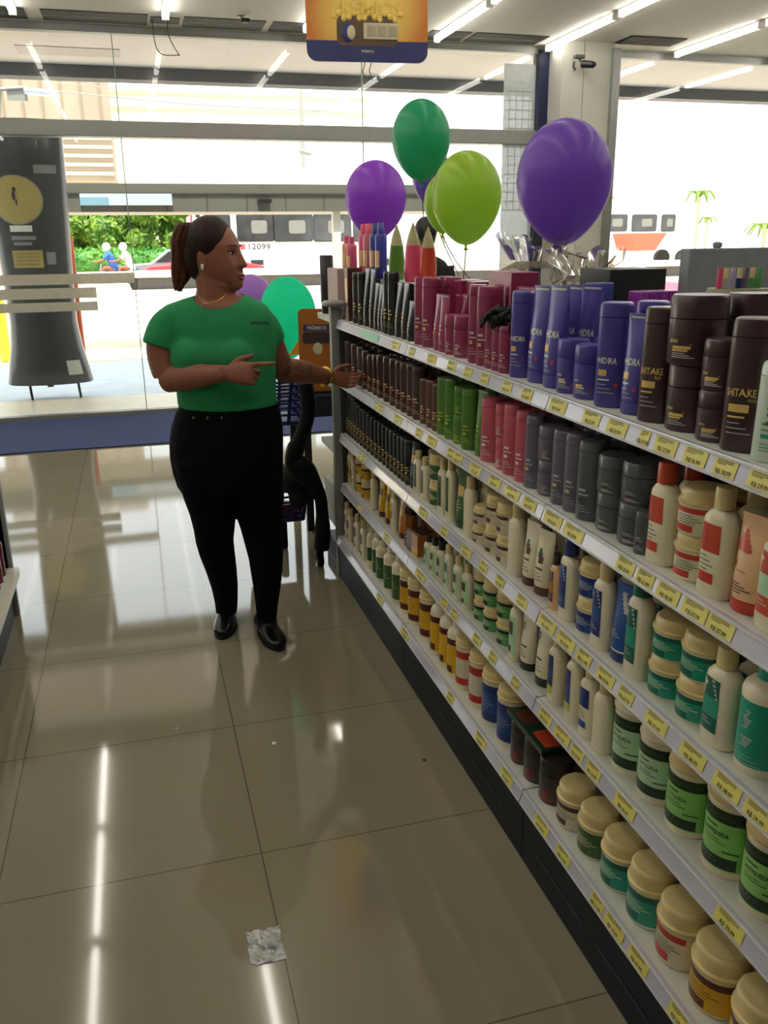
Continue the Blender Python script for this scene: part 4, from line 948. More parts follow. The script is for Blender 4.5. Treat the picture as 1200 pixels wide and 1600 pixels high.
# beige-lidded jar and the small goods on it
t = thing('storage_jar', 'olive-grey wide jar with flat lid behind the brown jars', 'jar', (1.345, 1.75, HT))
body('body', t, [(0, .065, .065), (.17, .065, .065)], 2, mat('olive_grey', '#7c7a5e', .3), 32)
body('lid', t, [(.171, .069, .069), (.205, .069, .069), (.214, .066, .066)], 2, mat('khaki_lid', '#8e8a72', .4), 32)
for q, c in enumerate(('pink', 'silver', 'lilac', 'navy', 'mauve', 'grass', 'grass')):
    t = thing('nail_polish', 'tiny bottle on the wide jar lid, %s from the left, %s' % (ORD[q], {'pink': 'pink', 'silver': 'silvery', 'lilac': 'lilac', 'navy': 'navy', 'mauve': 'mauve', 'grass': 'green'}[c]), 'bottle', (1.288+.0175*q, 1.742, HT+.2145), 0, 'tiny bottles on the wide jar')
    body('body', t, [(0, .007, .007), (.022, .007, .007)], 2, PM[c], 12); body('cap', t, [(.0222, .006, .006), (.045, .0055, .0055)], 2, PM['tan' if q % 2 else c], 12)
tbox('grey_display', 1.375, 1.74, 1.99, 2.03, HT+.0, HT+.30, mat('grey_card', '#8d9096', .6), 'plain grey display panel standing on the far side of the unit', 'display')
a = MB(); a.lathe([(.008, 0), (.012, .004), (.012, .012), (.006, .016)], MATS['grey_card'], 16, M=Matrix.Translation((1.47, 2.01, HT+.30)));
a.build('clip', bpy.data.objects['grey_display'])
t = thing('peach_bottle', 'orange-capped pale jar at the right frame edge behind the tall brown bottle', 'jar', (1.10, 1.38, HT))
body('body', t, [(0, .035, .035), (.13, .035, .035)], 2, PM['peach'], 20); body('cap', t, [(.131, .034, .034), (.175, .033, .033)], 2, PM['orange'], 20)

# ================================================================== END-CAP DISPLAY
t = thing('end_display', 'white shelf display backing onto the end of the shelving unit', 'shelving')
for z in (.22, .6, .92):
    a = MB(); a.box((.868, 3.90, z-.025), (1.74, 4.28, z), M_shelf); a.build('shelf', t, smooth=False)
a = MB(); a.box((.90, 3.875, 0), (1.74, 3.90, 1.24), M_back); a.build('back_panel', t, smooth=False)
a = MB(); a.box((.87, 3.90, 1.2), (1.72, 4.28, 1.226), M_shelf); a.build('top_shelf', t, smooth=False)
a = MB(); a.box((.875, 3.91, 0), (1.73, 4.25, .1), M_kick); a.build('plinth', t, smooth=False)
a = MB(); a.box((.872, 4.0, .225), (.90, 4.26, .40), mat('white_card', '#d9d6cc', .6)); tag(a.build('white_carton', bevel=.002), 'white carton edge on the low end-display shelf beside the post', 'box')
t = thing('black_bottle', 'tall matt black bottle standing behind the end post', 'bottle', (.905, 4.20, 1.227))
body('body', t, [(0, .028, .028), (.05, .03, .03), (.05, .032, .032), (.265, .032, .032), (.27, .028, .028)], 2, M_black, 24)
for q, (x, y) in enumerate(((.90, 3.935),)):
    t = thing('round_tin', 'small grey round tin beside the post cap', 'tin', (x, y, 1.227))
    body('body', t, [(0, .026, .026), (.04, .026, .026)], 2, P('grey_tin', '#7e7a72')); body('lid', t, [(.041, .028, .028), (.052, .027, .027)], 2, P('grey_tin2', '#8e8b84'))

# ================================================================== BALLOONS
def balloon_mat(name, h, k=.55):
    m = bpy.data.materials.new(name); m.use_nodes = True; n = m.node_tree.nodes; l = m.node_tree.links; b = n['Principled BSDF']; out = n['Material Output']
    c = lin(h); b.inputs['Base Color'].default_value = c; b.inputs['Roughness'].default_value = .22; b.inputs['Coat Weight'].default_value = .12; b.inputs['Coat Roughness'].default_value = .1
    nz = n.new('ShaderNodeTexNoise'); nz.inputs['Scale'].default_value = 6; mr = n.new('ShaderNodeMapRange'); mr.inputs[3].default_value = .26; mr.inputs[4].default_value = .36
    l.new(nz.outputs[0], mr.inputs[0]); l.new(mr.outputs[0], b.inputs['Roughness'])
    tr = n.new('ShaderNodeBsdfTranslucent'); tr.inputs[0].default_value = c; mx = n.new('ShaderNodeMixShader'); mx.inputs[0].default_value = k
    l.new(b.outputs[0], mx.inputs[1]); l.new(tr.outputs[0], mx.inputs[2]); l.new(mx.outputs[0], out.inputs[0]); return m
ZTOP = at(499, 609, 4.5).z-.013
BM = dict(green=balloon_mat('balloon_green', '#38b888'), purple=balloon_mat('balloon_purple', '#9468d0'), violet=balloon_mat('balloon_violet', '#b05ce0'), lime=balloon_mat('balloon_lime', '#b6d850'), lilac=balloon_mat('balloon_lilac', '#c48fe0'), emerald=balloon_mat('balloon_emerald', '#5ff7d2', .9))
def balloon(px, py, Y, hw, hh, col, label, string=None):
    c = at(px, py, Y); s = (c-EYEV).length/FPX*1.02; R, Hh = hw*s, hh*s
    t = thing('balloon', label, 'balloon', c, 0, 'party balloons')
    prof = []
    for i in range(25):
        ph = PI*i/24; z = math.cos(ph); r = math.sin(ph)
        if z < 0: r *= (1-.20*z*z*1.0); z *= 1.12
        prof.append((max(r*R, .0015), (z+.06)*Hh/1.06))
    a = MB(); a.lathe(prof[::-1], BM[col], 40, cap=True); a.build('skin', t)
    zb = prof[-1][1]; a = MB(); a.lathe([(.012, zb-.022), (.007, zb-.014), (.004, zb-.006), (.009, zb+.004)], BM[col], 12); a.build('knot', t)
    if string:
        a = MB(); z0 = zb-.015; e = Vector(string)-c
        a.tube(smoothed([(0, 0, z0), (e.x*.3+.004, e.y*.3, z0+(e.z-z0)*.4), (e.x, e.y, e.z)], 6), .0028, mat('string', '#3c4030', .6), 5); a.build('string', t)
    return t
balloon(658, 220, 4.5, 41, 54, 'green', 'green balloon, the highest floating above the shelves', at(668, 425, 4.4))
balloon(587, 313, 4.2, 44, 54, 'violet', 'bright violet balloon above the slim pastel bottles', (1.2, 3.8, 1.24))
balloon(676, 279, 4.9, 29, 38, 'purple', 'purple balloon half hidden behind the green and lime ones', (1.5, 3.72, 1.23))
balloon(692, 318, 4.3, 27, 41, 'lime', 'lime balloon peeking out behind the larger lime one', (1.55, 3.6, 1.24))
balloon(729, 310, 3.65, 50, 64, 'lime', 'large lime balloon in front, on a straight dark string', (1.36, 3.64, 1.24))
balloon(881, 286, 2.62, 66, 84, 'purple', 'largest deep purple balloon above the gift baskets', (1.27, 2.335, 1.5))
balloon(393, 468, 5.2, 32, 36, 'lilac', 'pale lilac balloon peeking out behind the woman', (.95, 4.95, ZTOP))
balloon(450, 497, 4.75, 42, 60, 'emerald', 'bright emerald balloon between the woman and the placard', (.84, 4.72, ZTOP))

# ================================================================== SIGNS
M_or = mat('poster_orange', '#d98328', .45, var=.12, scale=3); M_nav = mat('poster_navy', '#2b3268', .45); M_yel = mat('poster_yellow', '#e7c35a', .45); M_cr = mat('poster_cream', '#cfc3a2', .45)
def rrect(w, h, r, n=6):
    out = []
    for cx, cy, a0 in ((w/2-r, h/2-r, 0), (-w/2+r, h/2-r, PI/2), (-w/2+r, -h/2+r, PI), (w/2-r, -h/2+r, 1.5*PI)):
        for k in range(n+1): a = a0+PI/2*k/n; out.append((cx+r*math.cos(a), cy+r*math.sin(a)))
    return out
def plate(mb, pts, z0, z1, m, M):
    mb.rings([[M @ Vector((x, y, z)) for x, y in pts] for z in (z0, z1)], m)
c = at(573, 10, 5.2); R = (c-EYEV).length/FPX
t = thing('hanging_sign', 'orange and navy promotional sign hanging from the ceiling', 'sign', c)
ex = Vector((1, -.22, 0)).normalized(); ex.z = -.02; Mx = frame_m((0, 0, 0), ex, (0, 0, 1))
w, h = 165*R, 270*R; Mc = Mx @ Matrix.Translation((0, h/2-68*R, 0))
def glow_print():
    m = bpy.data.materials.new('poster_sunburst'); m.use_nodes = True; n = m.node_tree.nodes; l = m.node_tree.links; b_ = n['Principled BSDF']; b_.inputs['Roughness'].default_value = .45
    tc_ = n.new('ShaderNodeTexCoord'); mp = n.new('ShaderNodeMapping'); mp.vector_type = 'POINT'; g = n.new('ShaderNodeTexGradient'); g.gradient_type = 'SPHERICAL'; r_ = n.new('ShaderNodeValToRGB')
    mp.inputs['Scale'].default_value = (2.9, 2.9, 2.9); mp.inputs['Location'].default_value = (0, 0, 2.9*.03)
    l.new(tc_.outputs['Object'], mp.inputs[0]); l.new(mp.outputs[0], g.inputs[0]); l.new(g.outputs[0], r_.inputs[0]); l.new(r_.outputs[0], b_.inputs['Base Color'])
    r_.color_ramp.elements[0].color = lin('#c97528'); r_.color_ramp.elements[0].position = .05; r_.color_ramp.elements[1].color = lin('#f0d268'); r_.color_ramp.elements[1].position = .6
    return m
a = MB(); plate(a, rrect(w, h, 14*R), -.004, .004, glow_print(), Mc); a.build('panel', t, smooth=False)
# text must face the aisle (the -Y side)
Mf = Mc @ Matrix.Translation((0, 0, .005))
a = MB(); pts = [(x, y) for x, y in rrect(w, h, 14*R) if y < -h/2+15*R]; pts = [(w/2, -h/2+26*R), (-w/2, -h/2+26*R)]+pts; a.add([Mf @ Vector((x, y, .0002)) for x, y in pts], [tuple(range(len(pts)))], M_nav)
flat_text(a, 'PRÊMIOS', 0.018, Mf @ Matrix.Translation((0, -h/2+12*R, 0)), MATS['poster_cream'], .01)
a.build('navy_strip', t, smooth=False)
a = MB(); plate(a, [(x, y+h*.02) for x, y in rrect(w*.46, h*.42, .03)], .0052, .0056, M_nav, Mc); a.build('navy_cloud', t, smooth=False)
a = MB(); flat_text(a, 'PRÊMIOS', 23*R, Mf @ Matrix.Translation((0, -h/2+58*R, .003)), M_yel, .03, sx=1.05); a.build('lettering', t, smooth=False)
a = MB()
for q in range(14): a.ell(Mf @ Vector((w*(-.27+.042*q), -h/2+(56+4*math.sin(q*2))*R, .0)), (.018, .006, .018), M_yel, nu=8, nv=6)
a.build('gold_coins', t)
a = MB(); plate(a, [(x-.0, y-h/2+38*R) for x, y in rrect(w*.50, 36*R, 8*R)], .0006, .0012, mat('poster_umber', '#5e4632', .5), Mf)
for (u, r0) in ((-.15, .055), (-.13, .04)): a.ell(Mf @ Vector((w*u, -h/2+36*R, 0)), (r0*.8, .008, r0*.95), M_nav if r0 > .05 else M_cr, nu=16, nv=8)
a.box((-.02, -.2, -.008), (.17, -.12, .0), M_cr, Mf @ Matrix.Translation((0, -h/2+38*R+.16, .008)))
for q in range(3): a.box((.0+.06*q, -.19, .0), (.045+.06*q, -.14, .003), mat('poster_grey', '#a89c84', .5), Mf @ Matrix.Translation((0, -h/2+38*R+.165, .009)))
a.build('picture', t)
for u in (-.35, .35):
    a = MB(); p0 = Mc @ Vector((w*u, h/2, 0)); a.tube([p0, Vector((p0.x, p0.y, ZC-c.z))], .002, M_wire, 6); a.build('hanging_cord', t)

# placard on the basket stand
Yp = 4.5; c = at(499, 547, Yp); R = (c-EYEV).length/FPX; w, h = 62*R, 124*R
t = thing('promotion_placard', 'orange placard with navy lettering block standing beside the end post', 'sign', c)
Mx = frame_m((0, 0, 0), (1, -.2, 0), (0, 0, 1))
a = MB(); plate(a, rrect(w, h, .025), -.004, .004, mat('placard_orange', '#a8651c', .5, var=.15, scale=4), Mx); a.build('panel', t, smooth=False)
Mf = Mx @ Matrix.Translation((0, 0, .0045))
a = MB(); plate(a, [(x-.01, y+h*.27) for x, y in rrect(w*.66, h*.08, .008)], .0, .0008, M_nav, Mf); plate(a, [(x-.01, y+h*.15) for x, y in rrect(w*.72, h*.14, .02)], .0, .0008, mat('poster_dark', '#3a2f2e', .5), Mf); a.build('lettering_block', t, smooth=False)
a = MB(); flat_text(a, 'PRÊMIOS', h*.062, Mf @ Matrix.Translation((-.01, h*.25, .001)), M_cr, .02); a.ell(Mf @ Vector((-.005, h*.02, .001)), (.03, .004, .032), M_cr, nu=16, nv=6)
for q in range(3): a.ell(Mf @ Vector((-.05+.05*q, -h*.28, .001)), (.02, .003, .022), mat('poster_rust', '#a8662c', .5), nu=12, nv=6)
a.build('print', t, smooth=False)
a = MB(); a.box((-.06, -.03, -h/2-.012), (.06, .03, -h/2), M_black); a.build('foot', t)
# second orange card leaning behind (triangular corner)
a = MB(); c2 = at(462, 540, 4.58); Rr = (c2-EYEV).length/FPX
a.add([c2+Vector((-12*Rr, 0, -14*Rr)), c2+Vector((12*Rr, 0, -14*Rr)), c2+Vector((12*Rr, 0, 16*Rr)), c2+Vector((-12*Rr, .006, -14*Rr)), c2+Vector((12*Rr, .006, -14*Rr)), c2+Vector((12*Rr, .006, 16*Rr))], [(0, 1, 2), (3, 5, 4), (0, 3, 4, 1), (1, 4, 5, 2), (2, 5, 3, 0)], mat('card_amber', '#f0a948', .5))
tag(a.build('amber_card', smooth=False), 'small amber triangular card beside the emerald balloon', 'card')

# dark counter under the placard
p0 = at(446, 556, 4.75); p1 = at(520, 625, 4.75)
ZPL = c.z-h/2
t = thing('low_counter', 'dark navy low counter carrying the placard behind the end post', 'counter', ((p0.x+p1.x)/2, 4.75, 0))
w = (p1.x-p0.x)/2
a = MB(); a.box((-w, -.32, p1.z-.03), (w+.55, .3, ZPL-.013), mat('counter_navy', '#1f2238', .5)); a.build('top', t, bevel=.005)
for sx_ in (-w+.07, w+.5):
    for y_ in (-.2, .24):
        a = MB(); a.box((sx_-.02, y_, 0), (sx_+.02, y_+.04, p1.z-.03), M_black); a.build('leg', t)
ZCNT = p1.z+.06
pl = bpy.data.objects['promotion_placard']
# ================================================================== WHEELED BASKET CART
M_bb = mat('basket_blue', '#161c58', .4); M_bk = mat('cart_black', '#08090a', .6, spec=.2)
def lattice(t, c, w0, w1, d0, d1, h, name):
    # tapered open basket made of slats
    a = MB(); cx, cy, cz = c
    def corner(k, sx_, sy_): return Vector((cx+sx_*(w0+(w1-w0)*k)/2, cy+sy_*(d0+(d1-d0)*k)/2, cz+h*k))
    for k in [0, .17, .32, .47, .62, .77, 1]:
        r = .011 if k in (0, 1) else .006
        pts = [corner(k, -1, -1), corner(k, 1, -1), corner(k, 1, 1), corner(k, -1, 1), corner(k, -1, -1)]
        for i in range(4): a.tube([pts[i], pts[i+1]], r, M_bb, 6)
    for s in range(4):
        A = [(-1, -1), (1, -1), (1, 1), (-1, 1)]; p, q = A[s], A[(s+1) % 4]
        for u in (0, .25, .5, .75):
            b0 = corner(0, *p).lerp(corner(0, *q), u); b1 = corner(1, *p).lerp(corner(1, *q), u); a.tube([b0, b1], .010, M_bb, 6)
    a.box((cx-w0/2, cy-d0/2, cz-.004), (cx+w0/2, cy+d0/2, cz+.006), M_bb)
    return a.build(name, t)
YC = 4.12
t = thing('basket_cart', 'black wheeled cart carrying two blue plastic shopping baskets', 'shopping cart', (0, 0, 0))
up_ = at(446, 664, YC); lo_ = at(458, 808, YC)
tb = lattice(t, (up_.x-.05, YC+.14, up_.z+.01), .26, .34, .3, .36, .24, 'upper_basket')
lattice(t, (lo_.x-.075, YC+.10, lo_.z), .24, .28, .28, .34, .2, 'lower_basket')
for dy in (-.16, .0):
    Yq = YC-.12+dy
    a = MB(); a.tube(smoothed([at(477, 598, Yq), at(482, 635, Yq), at(476, 668, Yq), at(463, 698, Yq), at(459, 722, Yq), at(470, 738, Yq)], 4), [.034]*12+[.042]*9, M_bk, 12); a.build('arm', t)
    a = MB(); a.tube(smoothed([at(452, 716, Yq), at(470, 732, Yq), at(487, 752, Yq), at(500, 776, Yq), at(503, 800, Yq), at(504, 835, Yq), at(502, 858, Yq)], 4), [.03, .04, .05, .056, .06, .06, .056, .05, .044, .040, .036, .033, .031, .03, .03, .03, .03, .032, .036, .038, .040, .040, .040, .04, .036], M_bk, 12); a.build('leg', t)
Yq = YC-.2
a = MB(); a.tube(smoothed([at(458, 722, Yq), at(466, 745, Yq), at(470, 768, Yq), at(462, 790, Yq)], 4), [.05, .06, .075, .085, .09, .09, .088, .085, .075, .065, .05, .04, .03], M_bk, 14); a.build('frame', t)
a = MB(); a.tube([at(470, 600, YC-.12), at(486, 598, YC), at(470, 600, YC+.14)], .018, M_bk, 8); a.build('handle', t)
for q, (px, py, Yq) in enumerate(((500, 872, 4.0), (443, 824, YC+.2))):
    p = at(px, py, Yq); a = MB()
    rr_ = .035; a.tube([(p.x-.015, Yq, rr_), (p.x+.015, Yq, rr_)], rr_, M_bk, 18); a.tube([(p.x, Yq, rr_), (p.x, Yq, max(p.z, .1)+.05)], .02, M_bk, 8); a.build('caster', t)
a = MB()
for q in range(5): a.box((lo_.x-.17+.04*q, YC-.02, lo_.z+.01), (lo_.x-.135+.04*q, YC+.06, lo_.z+.075), P('berry', '#a02a55') if q % 2 else P('rosy', '#c5486a'))
tag(a.build('basket_goods', smooth=False), 'small pink and red packets in the lower blue basket', 'packets')
bpy.data.objects['basket_goods']['kind'] = 'stuff'
tbox('price_scanner', at(478, 722, 4.3).x-.01, at(478, 722, 4.3).x+.055, 4.24, 4.3, at(478, 740, 4.3).z, at(478, 722, 4.3).z, mat('scanner_grey', '#a9adb4', .3), 'small grey label plate on the cart frame', 'plate') if False else None

# ================================================================== LEFT GONDOLA (sliver at the frame edge)
t = thing('low_shelf_unit', 'shelving unit at the left frame edge, end panel toward the window', 'shelving unit')
a = MB(); a.box((-1.15, -.2, .2), (-.60, 3.80, .225), M_shelf); a.build('shelf', t, smooth=False)
a = MB(); a.box((-1.15, -.2, 0), (-.628, 3.8, .17), M_kick); a.build('plinth', t, smooth=False)
a = MB(); a.box((-1.14, 3.8, 0), (-.628, 3.83, .75), mat('end_side_grey', '#8b867a', .4)); a.build('end_panel', t, smooth=False)
a = MB(); a.box((-1.15, 3.76, .2), (-.598, 3.83, .8), M_post) if False else a.box((-.648, 3.8, 0), (-.612, 3.835, .62), M_post); a.build('end_post', t, bevel=.003)
rl = rail(t, 0, 0, .01, .2) if False else None
a = MB(); a.box((-.60, -.2, .19), (-.585, 3.79, .228), mat('rail_cream', '#cfc6b0', .3)); a.build('price_rail', t, smooth=False)
for z in (.52, .85):
    a = MB(); a.box((-1.15, -.2, z), (-.86, 3.80, z+.02), M_shelf); a.build('upper_shelf', t, smooth=False)
for q in range(3):
    o = thing('shampoo_bottle', 'dark red bottle on the left-edge low shelf, %s from its end panel' % ORD[q], 'bottle', (-.655, 3.72-.085*q, .2255), 0, 'dark red bottles on the left-edge unit')
    body('body', o, [(0, .028, .03), (.14, .028, .03), (.155, .02, .02)], 2, P('dark_crimson', '#6e1f2e')); body('cap', o, [(.156, .018, .018), (.19, .017, .017)], 2, PM['darkred'])
# leaflet box lying across the dark jars
Yx = 1.735; t = thing('leaflet_box', 'flat dark green and red leaflet box lying on the dark brown jars', 'box', (.93, 1.79, H[5]+.1187), .0)
a = MB(); a.box((-.06, -.105, 0), (.10, .11, .014), P('bottle_green', '#1d3b26', .3)); a.build('carton', t, bevel=.001)
a = MB(); a.box((-.045, -.095, .014), (.0, -.02, .0146), PM['orange']); a.box((-.05, .02, .014), (.01, .09, .0146), PM['coco']); a.box((.03, -.07, .014), (.06, .07, .0146), PM['green']); a.build('print', t, smooth=False)

# ================================================================== OUTSIDE
# totem display just outside the glass
M_tot = mat('totem_black', '#383e41', .28, var=.1, scale=3, coat=.4); M_gold = mat('totem_gold', '#b3a468', .4)
t = thing('totem_display', 'tall dark oval promotional totem standing outside the left glass', 'display', (-.93, 9.9, 0))
prof = [(.43, .20, .16), (.44, .205, .4), (.41, .20, .42)]
pr = [(.42, .2, .155), (.435, .205, .17), (.40, .2, .36), (.36, .19, .55), (.335, .18, .8), (.345, .18, 1.2), (.37, .18, 1.8), (.39, .18, 2.3), (.40, .18, 2.75)]
a = MB(); a.lathe(pr, M_tot, 48); a.build('shell', t)
S = surf([(z, x, y) for x, y, z in pr], 2)
def tp(mb, u0, u1, z0, z1, m, off=.002, n=14):
    vs = []; fs = []
    for j in range(3):
        for i in range(n+1): vs.append(S(-PI/2+(u0+(u1-u0)*i/n), z0+(z1-z0)*j/2, off))
    for j in range(2):
        for i in range(n): k0 = j*(n+1)+i; fs.append((k0, k0+1, k0+n+2, k0+n+1))
    mb.add(vs, fs, m)
a = MB()
def disc(u, z, ru, rz, m, off):
    n = 32; K = 8; vs = [S(-PI/2+u, z, off)]+[S(-PI/2+u+ru*q/K*math.cos(2*PI*k/n), z+rz*q/K*math.sin(2*PI*k/n), off) for q in range(1, K+1) for k in range(n)]
    a.add(vs, [(0, k+1, (k+1) % n+1) for k in range(n)]+[((q-1)*n+k+1, q*n+k+1, q*n+(k+1) % n+1, (q-1)*n+(k+1) % n+1) for q in range(1, K) for k in range(n)], m)
disc(-.28, 2.0, .70, .235, M_frame, .003); disc(-.28, 2.0, .66, .222, M_gold, .005)
disc(-.28, 2.10, .05, .022, M_tot, .007); disc(-.31, 2.04, .045, .045, M_tot, .007); disc(-.26, 1.98, .025, .03, M_tot, .007)
a.build('gold_emblem', t)
a = MB(); tp(a, -.6, .25, 1.35, 1.52, M_gold)
for q in range(4): tp(a, -.5, .15, 1.38+.035*q, 1.39+.035*q, mat('totem_goldink', '#8d8050', .5), .004)
tp(a, -.55, .05, 1.70, 1.76, MATS['white_plastic']); tp(a, -.55, .12, 1.62, 1.66, mat('totem_greyink', '#8a8c8c', .5)); tp(a, -.5, .0, 1.57, 1.60, MATS['totem_greyink'])
tp(a, .35, .62, 1.38, 1.50, MATS['totem_greyink']); tp(a, .25, .9, 2.25, 2.33, MATS['totem_greyink']); tp(a, .5, .95, .25, .40, mat('totem_sticker', '#c9c8bd', .5)); tp(a, -.4, .0, .93, .97, MATS['totem_greyink'])
a.build('print', t)
for x in (-.22, .27):
    a = MB(); a.tube([(x, -.02, .17), (x+.02, -.12, .0)], .014, M_black, 8); a.build('foot', t)
a = MB(); a.box((-.03, -.15, .13), (.03, -.11, .17), M_black); a.build('latch', t)
# orange post right behind the totem
a = MB(); p = at(113, 420, 12.5); a.tube([(p.x, 12.5, -.01), (p.x, 12.5, at(113, 368, 12.5).z)], .05, mat('traffic_orange', '#b8481f', .5), 12); tag(a.build('bollard'), 'orange street bollard beside the totem', 'bollard')
a = MB(); p = at(4, 520, 13.5); a.tube([(p.x, 13.5, -.01), (p.x, 13.5, .95)], .08, mat('road_yellow', '#d8d23a', .5), 12); tag(a.build('bollard'), 'yellow street bollard left of the totem', 'bollard')

# canopy over the street with its posts, sign, lamp
YK = 14.0
t = thing('street_canopy', 'long grey panelled canopy across the street with a pale blue sign', 'canopy')
z0, z1 = at(300, 331, YK).z, at(300, 287, YK).z
M_can = mat('canopy_grey', '#5f5c53', .5, var=.08, scale=2); M_canl = mat('canopy_seam', '#3f3d38', .5)
a = MB(); a.box((-3.2, YK, z0), (5.2, YK+1.4, z1), M_can)
for q in range(14): a.box((-3+.6*q, YK-.006, z0), (-2.985+.6*q, YK, z1-.14), M_canl)
a.box((-3.2, YK-.02, z1-.15), (5.2, YK, z1-.13), M_canl)
a.build('fascia', t, smooth=False)
q0, q1 = at(126, 321, YK), at(268, 303, YK)
a = MB(); a.box((q0.x, YK-.05, q0.z), (q1.x, YK-.008, q1.z), mat('sign_pale_blue', '#b9c4c8', .5)); a.box((q0.x, YK-.055, q0.z), (q0.x+.4, YK-.05, q0.z+.11), mat('sign_teal', '#7fa3b4', .5)); a.build('sign_board', t, smooth=False)
p = at(412, 315, YK); a = MB(); a.box((p.x-.1, YK-.18, p.z-.02), (p.x+.1, YK, p.z+.03), M_black); a.build('flood_lamp', t)
for x in (-3.0, at(530, 400, YK).x, 5.0):
    a = MB(); a.box((x-.06, YK+.1, -.02), (x+.06, YK+.22, z0), mat('canopy_post', '#cfcac2', .5)); a.build('post', t, smooth=False)
# far buildings ------------------------------------------------------
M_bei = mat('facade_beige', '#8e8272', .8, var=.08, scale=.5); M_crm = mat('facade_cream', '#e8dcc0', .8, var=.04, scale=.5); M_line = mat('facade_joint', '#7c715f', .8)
p0, p1 = at(-60, 265, 60), at(165, 100, 60)
t = thing('office_building', 'beige panelled office block at the upper left, behind the glass', 'building')
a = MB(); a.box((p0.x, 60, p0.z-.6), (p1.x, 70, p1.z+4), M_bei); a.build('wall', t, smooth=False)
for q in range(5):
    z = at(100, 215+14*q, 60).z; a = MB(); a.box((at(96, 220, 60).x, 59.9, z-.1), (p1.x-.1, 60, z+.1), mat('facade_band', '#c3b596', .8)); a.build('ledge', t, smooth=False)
for q in range(8):
    x = p0.x+(p1.x-p0.x)*(q+.5)/8; a = MB(); a.box((x-.06, 59.93, at(80, 185, 60).z), (x+.06, 60, p1.z+4), M_line); a.build('panel_joint', t, smooth=False)
# underpinning storey so the block reaches the ground
a = MB(); a.box((p0.x-2, 63, 0), (p1.x-1, 69, p0.z-.6), M_crm); a.build('lower_storey', t, smooth=False)
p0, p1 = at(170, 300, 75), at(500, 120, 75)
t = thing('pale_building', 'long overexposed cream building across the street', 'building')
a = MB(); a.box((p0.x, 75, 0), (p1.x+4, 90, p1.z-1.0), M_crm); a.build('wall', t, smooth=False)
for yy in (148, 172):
    z = at(300, yy, 75).z; a = MB(); a.box((p0.x, 74.9, z-.12), (p1.x+4, 75, z+.12), mat('facade_line', '#b5a684', .8)); a.build('ledge', t, smooth=False)  # ledges in a darker cream than the wall
# street lamp, overhead pole and cables
M_steel = mat('lamp_steel', '#86867e', .5)
t = thing('street_lamp', 'street floodlight on a bracket at the upper left, bluish-white head', 'street lamp')
Y = 16; a = MB(); a.tube([at(-8, 300, Y)*1.0, at(-4, 140, Y)], .06, M_steel, 8); a.tube([at(-4, 140, Y), at(40, 137, Y)], .03, M_steel, 8); a.build('bracket', t)
a = MB(); a.box((0, 0, 0), (1, .1, 1), M_steel, Matrix.Translation(at(12, 157, Y)) @ Matrix.Diagonal((.3, 1, .18, 1))); a.build('ballast_box', t, smooth=False)
a = MB(); a.tube([at(38, 142, Y), at(91, 147, Y)], .085, mat('lamp_head', '#c9d9f2', .3), 12, flat=.6); a.build('head', t)
def cable(pts, lab, r=.05): a = MB(); a.tube(smoothed(pts, 4), r, M_steel, 5); tag(a.build('overhead_cable'), lab, 'cable', 'overhead cables')
cable([at(90, 143, 40), at(300, 163, 40), at(530, 175, 40)], 'upper overhead cable crossing the bright sky', .03)
cable([at(90, 130, 42), at(300, 150, 42), at(520, 178, 42)], 'lower overhead cable crossing the bright sky', .02)
t = thing('utility_pole', 'thin grey utility pole with insulators seen above the transom', 'pole')
a = MB(); a.tube([at(474, 262, 40), at(470, 140, 40)], .09, M_steel, 8); a.build('pole', t)
a = MB(); a.tube([at(468, 235, 40), at(486, 240, 40)], .12, M_steel, 8); a.build('transformer', t)
a = MB(); a.tube([(at(474, 262, 40).x, 40, 0), at(474, 262, 40)], .09, mat('pole_pale', '#e8e4d8', .7), 8); a.build('lower_pole', t)

# bus platform: pale slab, recessed base with the shade put in as dark colour
YB = 30
t = thing('bus_platform', 'long pale kerb slab with dark underside in front of the bus', 'platform')
x0, x1 = at(215, 440, YB).x, 26
z0, z1, z2 = at(215, 453, YB).z, at(215, 434, YB).z, at(215, 424, YB).z
a = MB(); a.box((x0-.3, YB-.1, z1), (x1, YB+1.0, z2), M_road); a.build('slab', t, smooth=False)
a = MB(); a.box((x0, YB+.05, -.02), (x1, YB+.8, z1), mat('platform_shade', '#4a4848', .8)); a.build('base', t, smooth=False)
a = MB(); a.box((x0-.3, YB-.15, -.02), (x1, YB-.02, z0), M_road); a.build('front_kerb', t, smooth=False)

a = MB(); a.box((at(20, 425, YB).x, YB, -.02), (x0-.31, YB+.4, z2), M_road); tag(a.build('low_wall', smooth=False), 'low pale roadside wall left of the bus platform', 'wall')
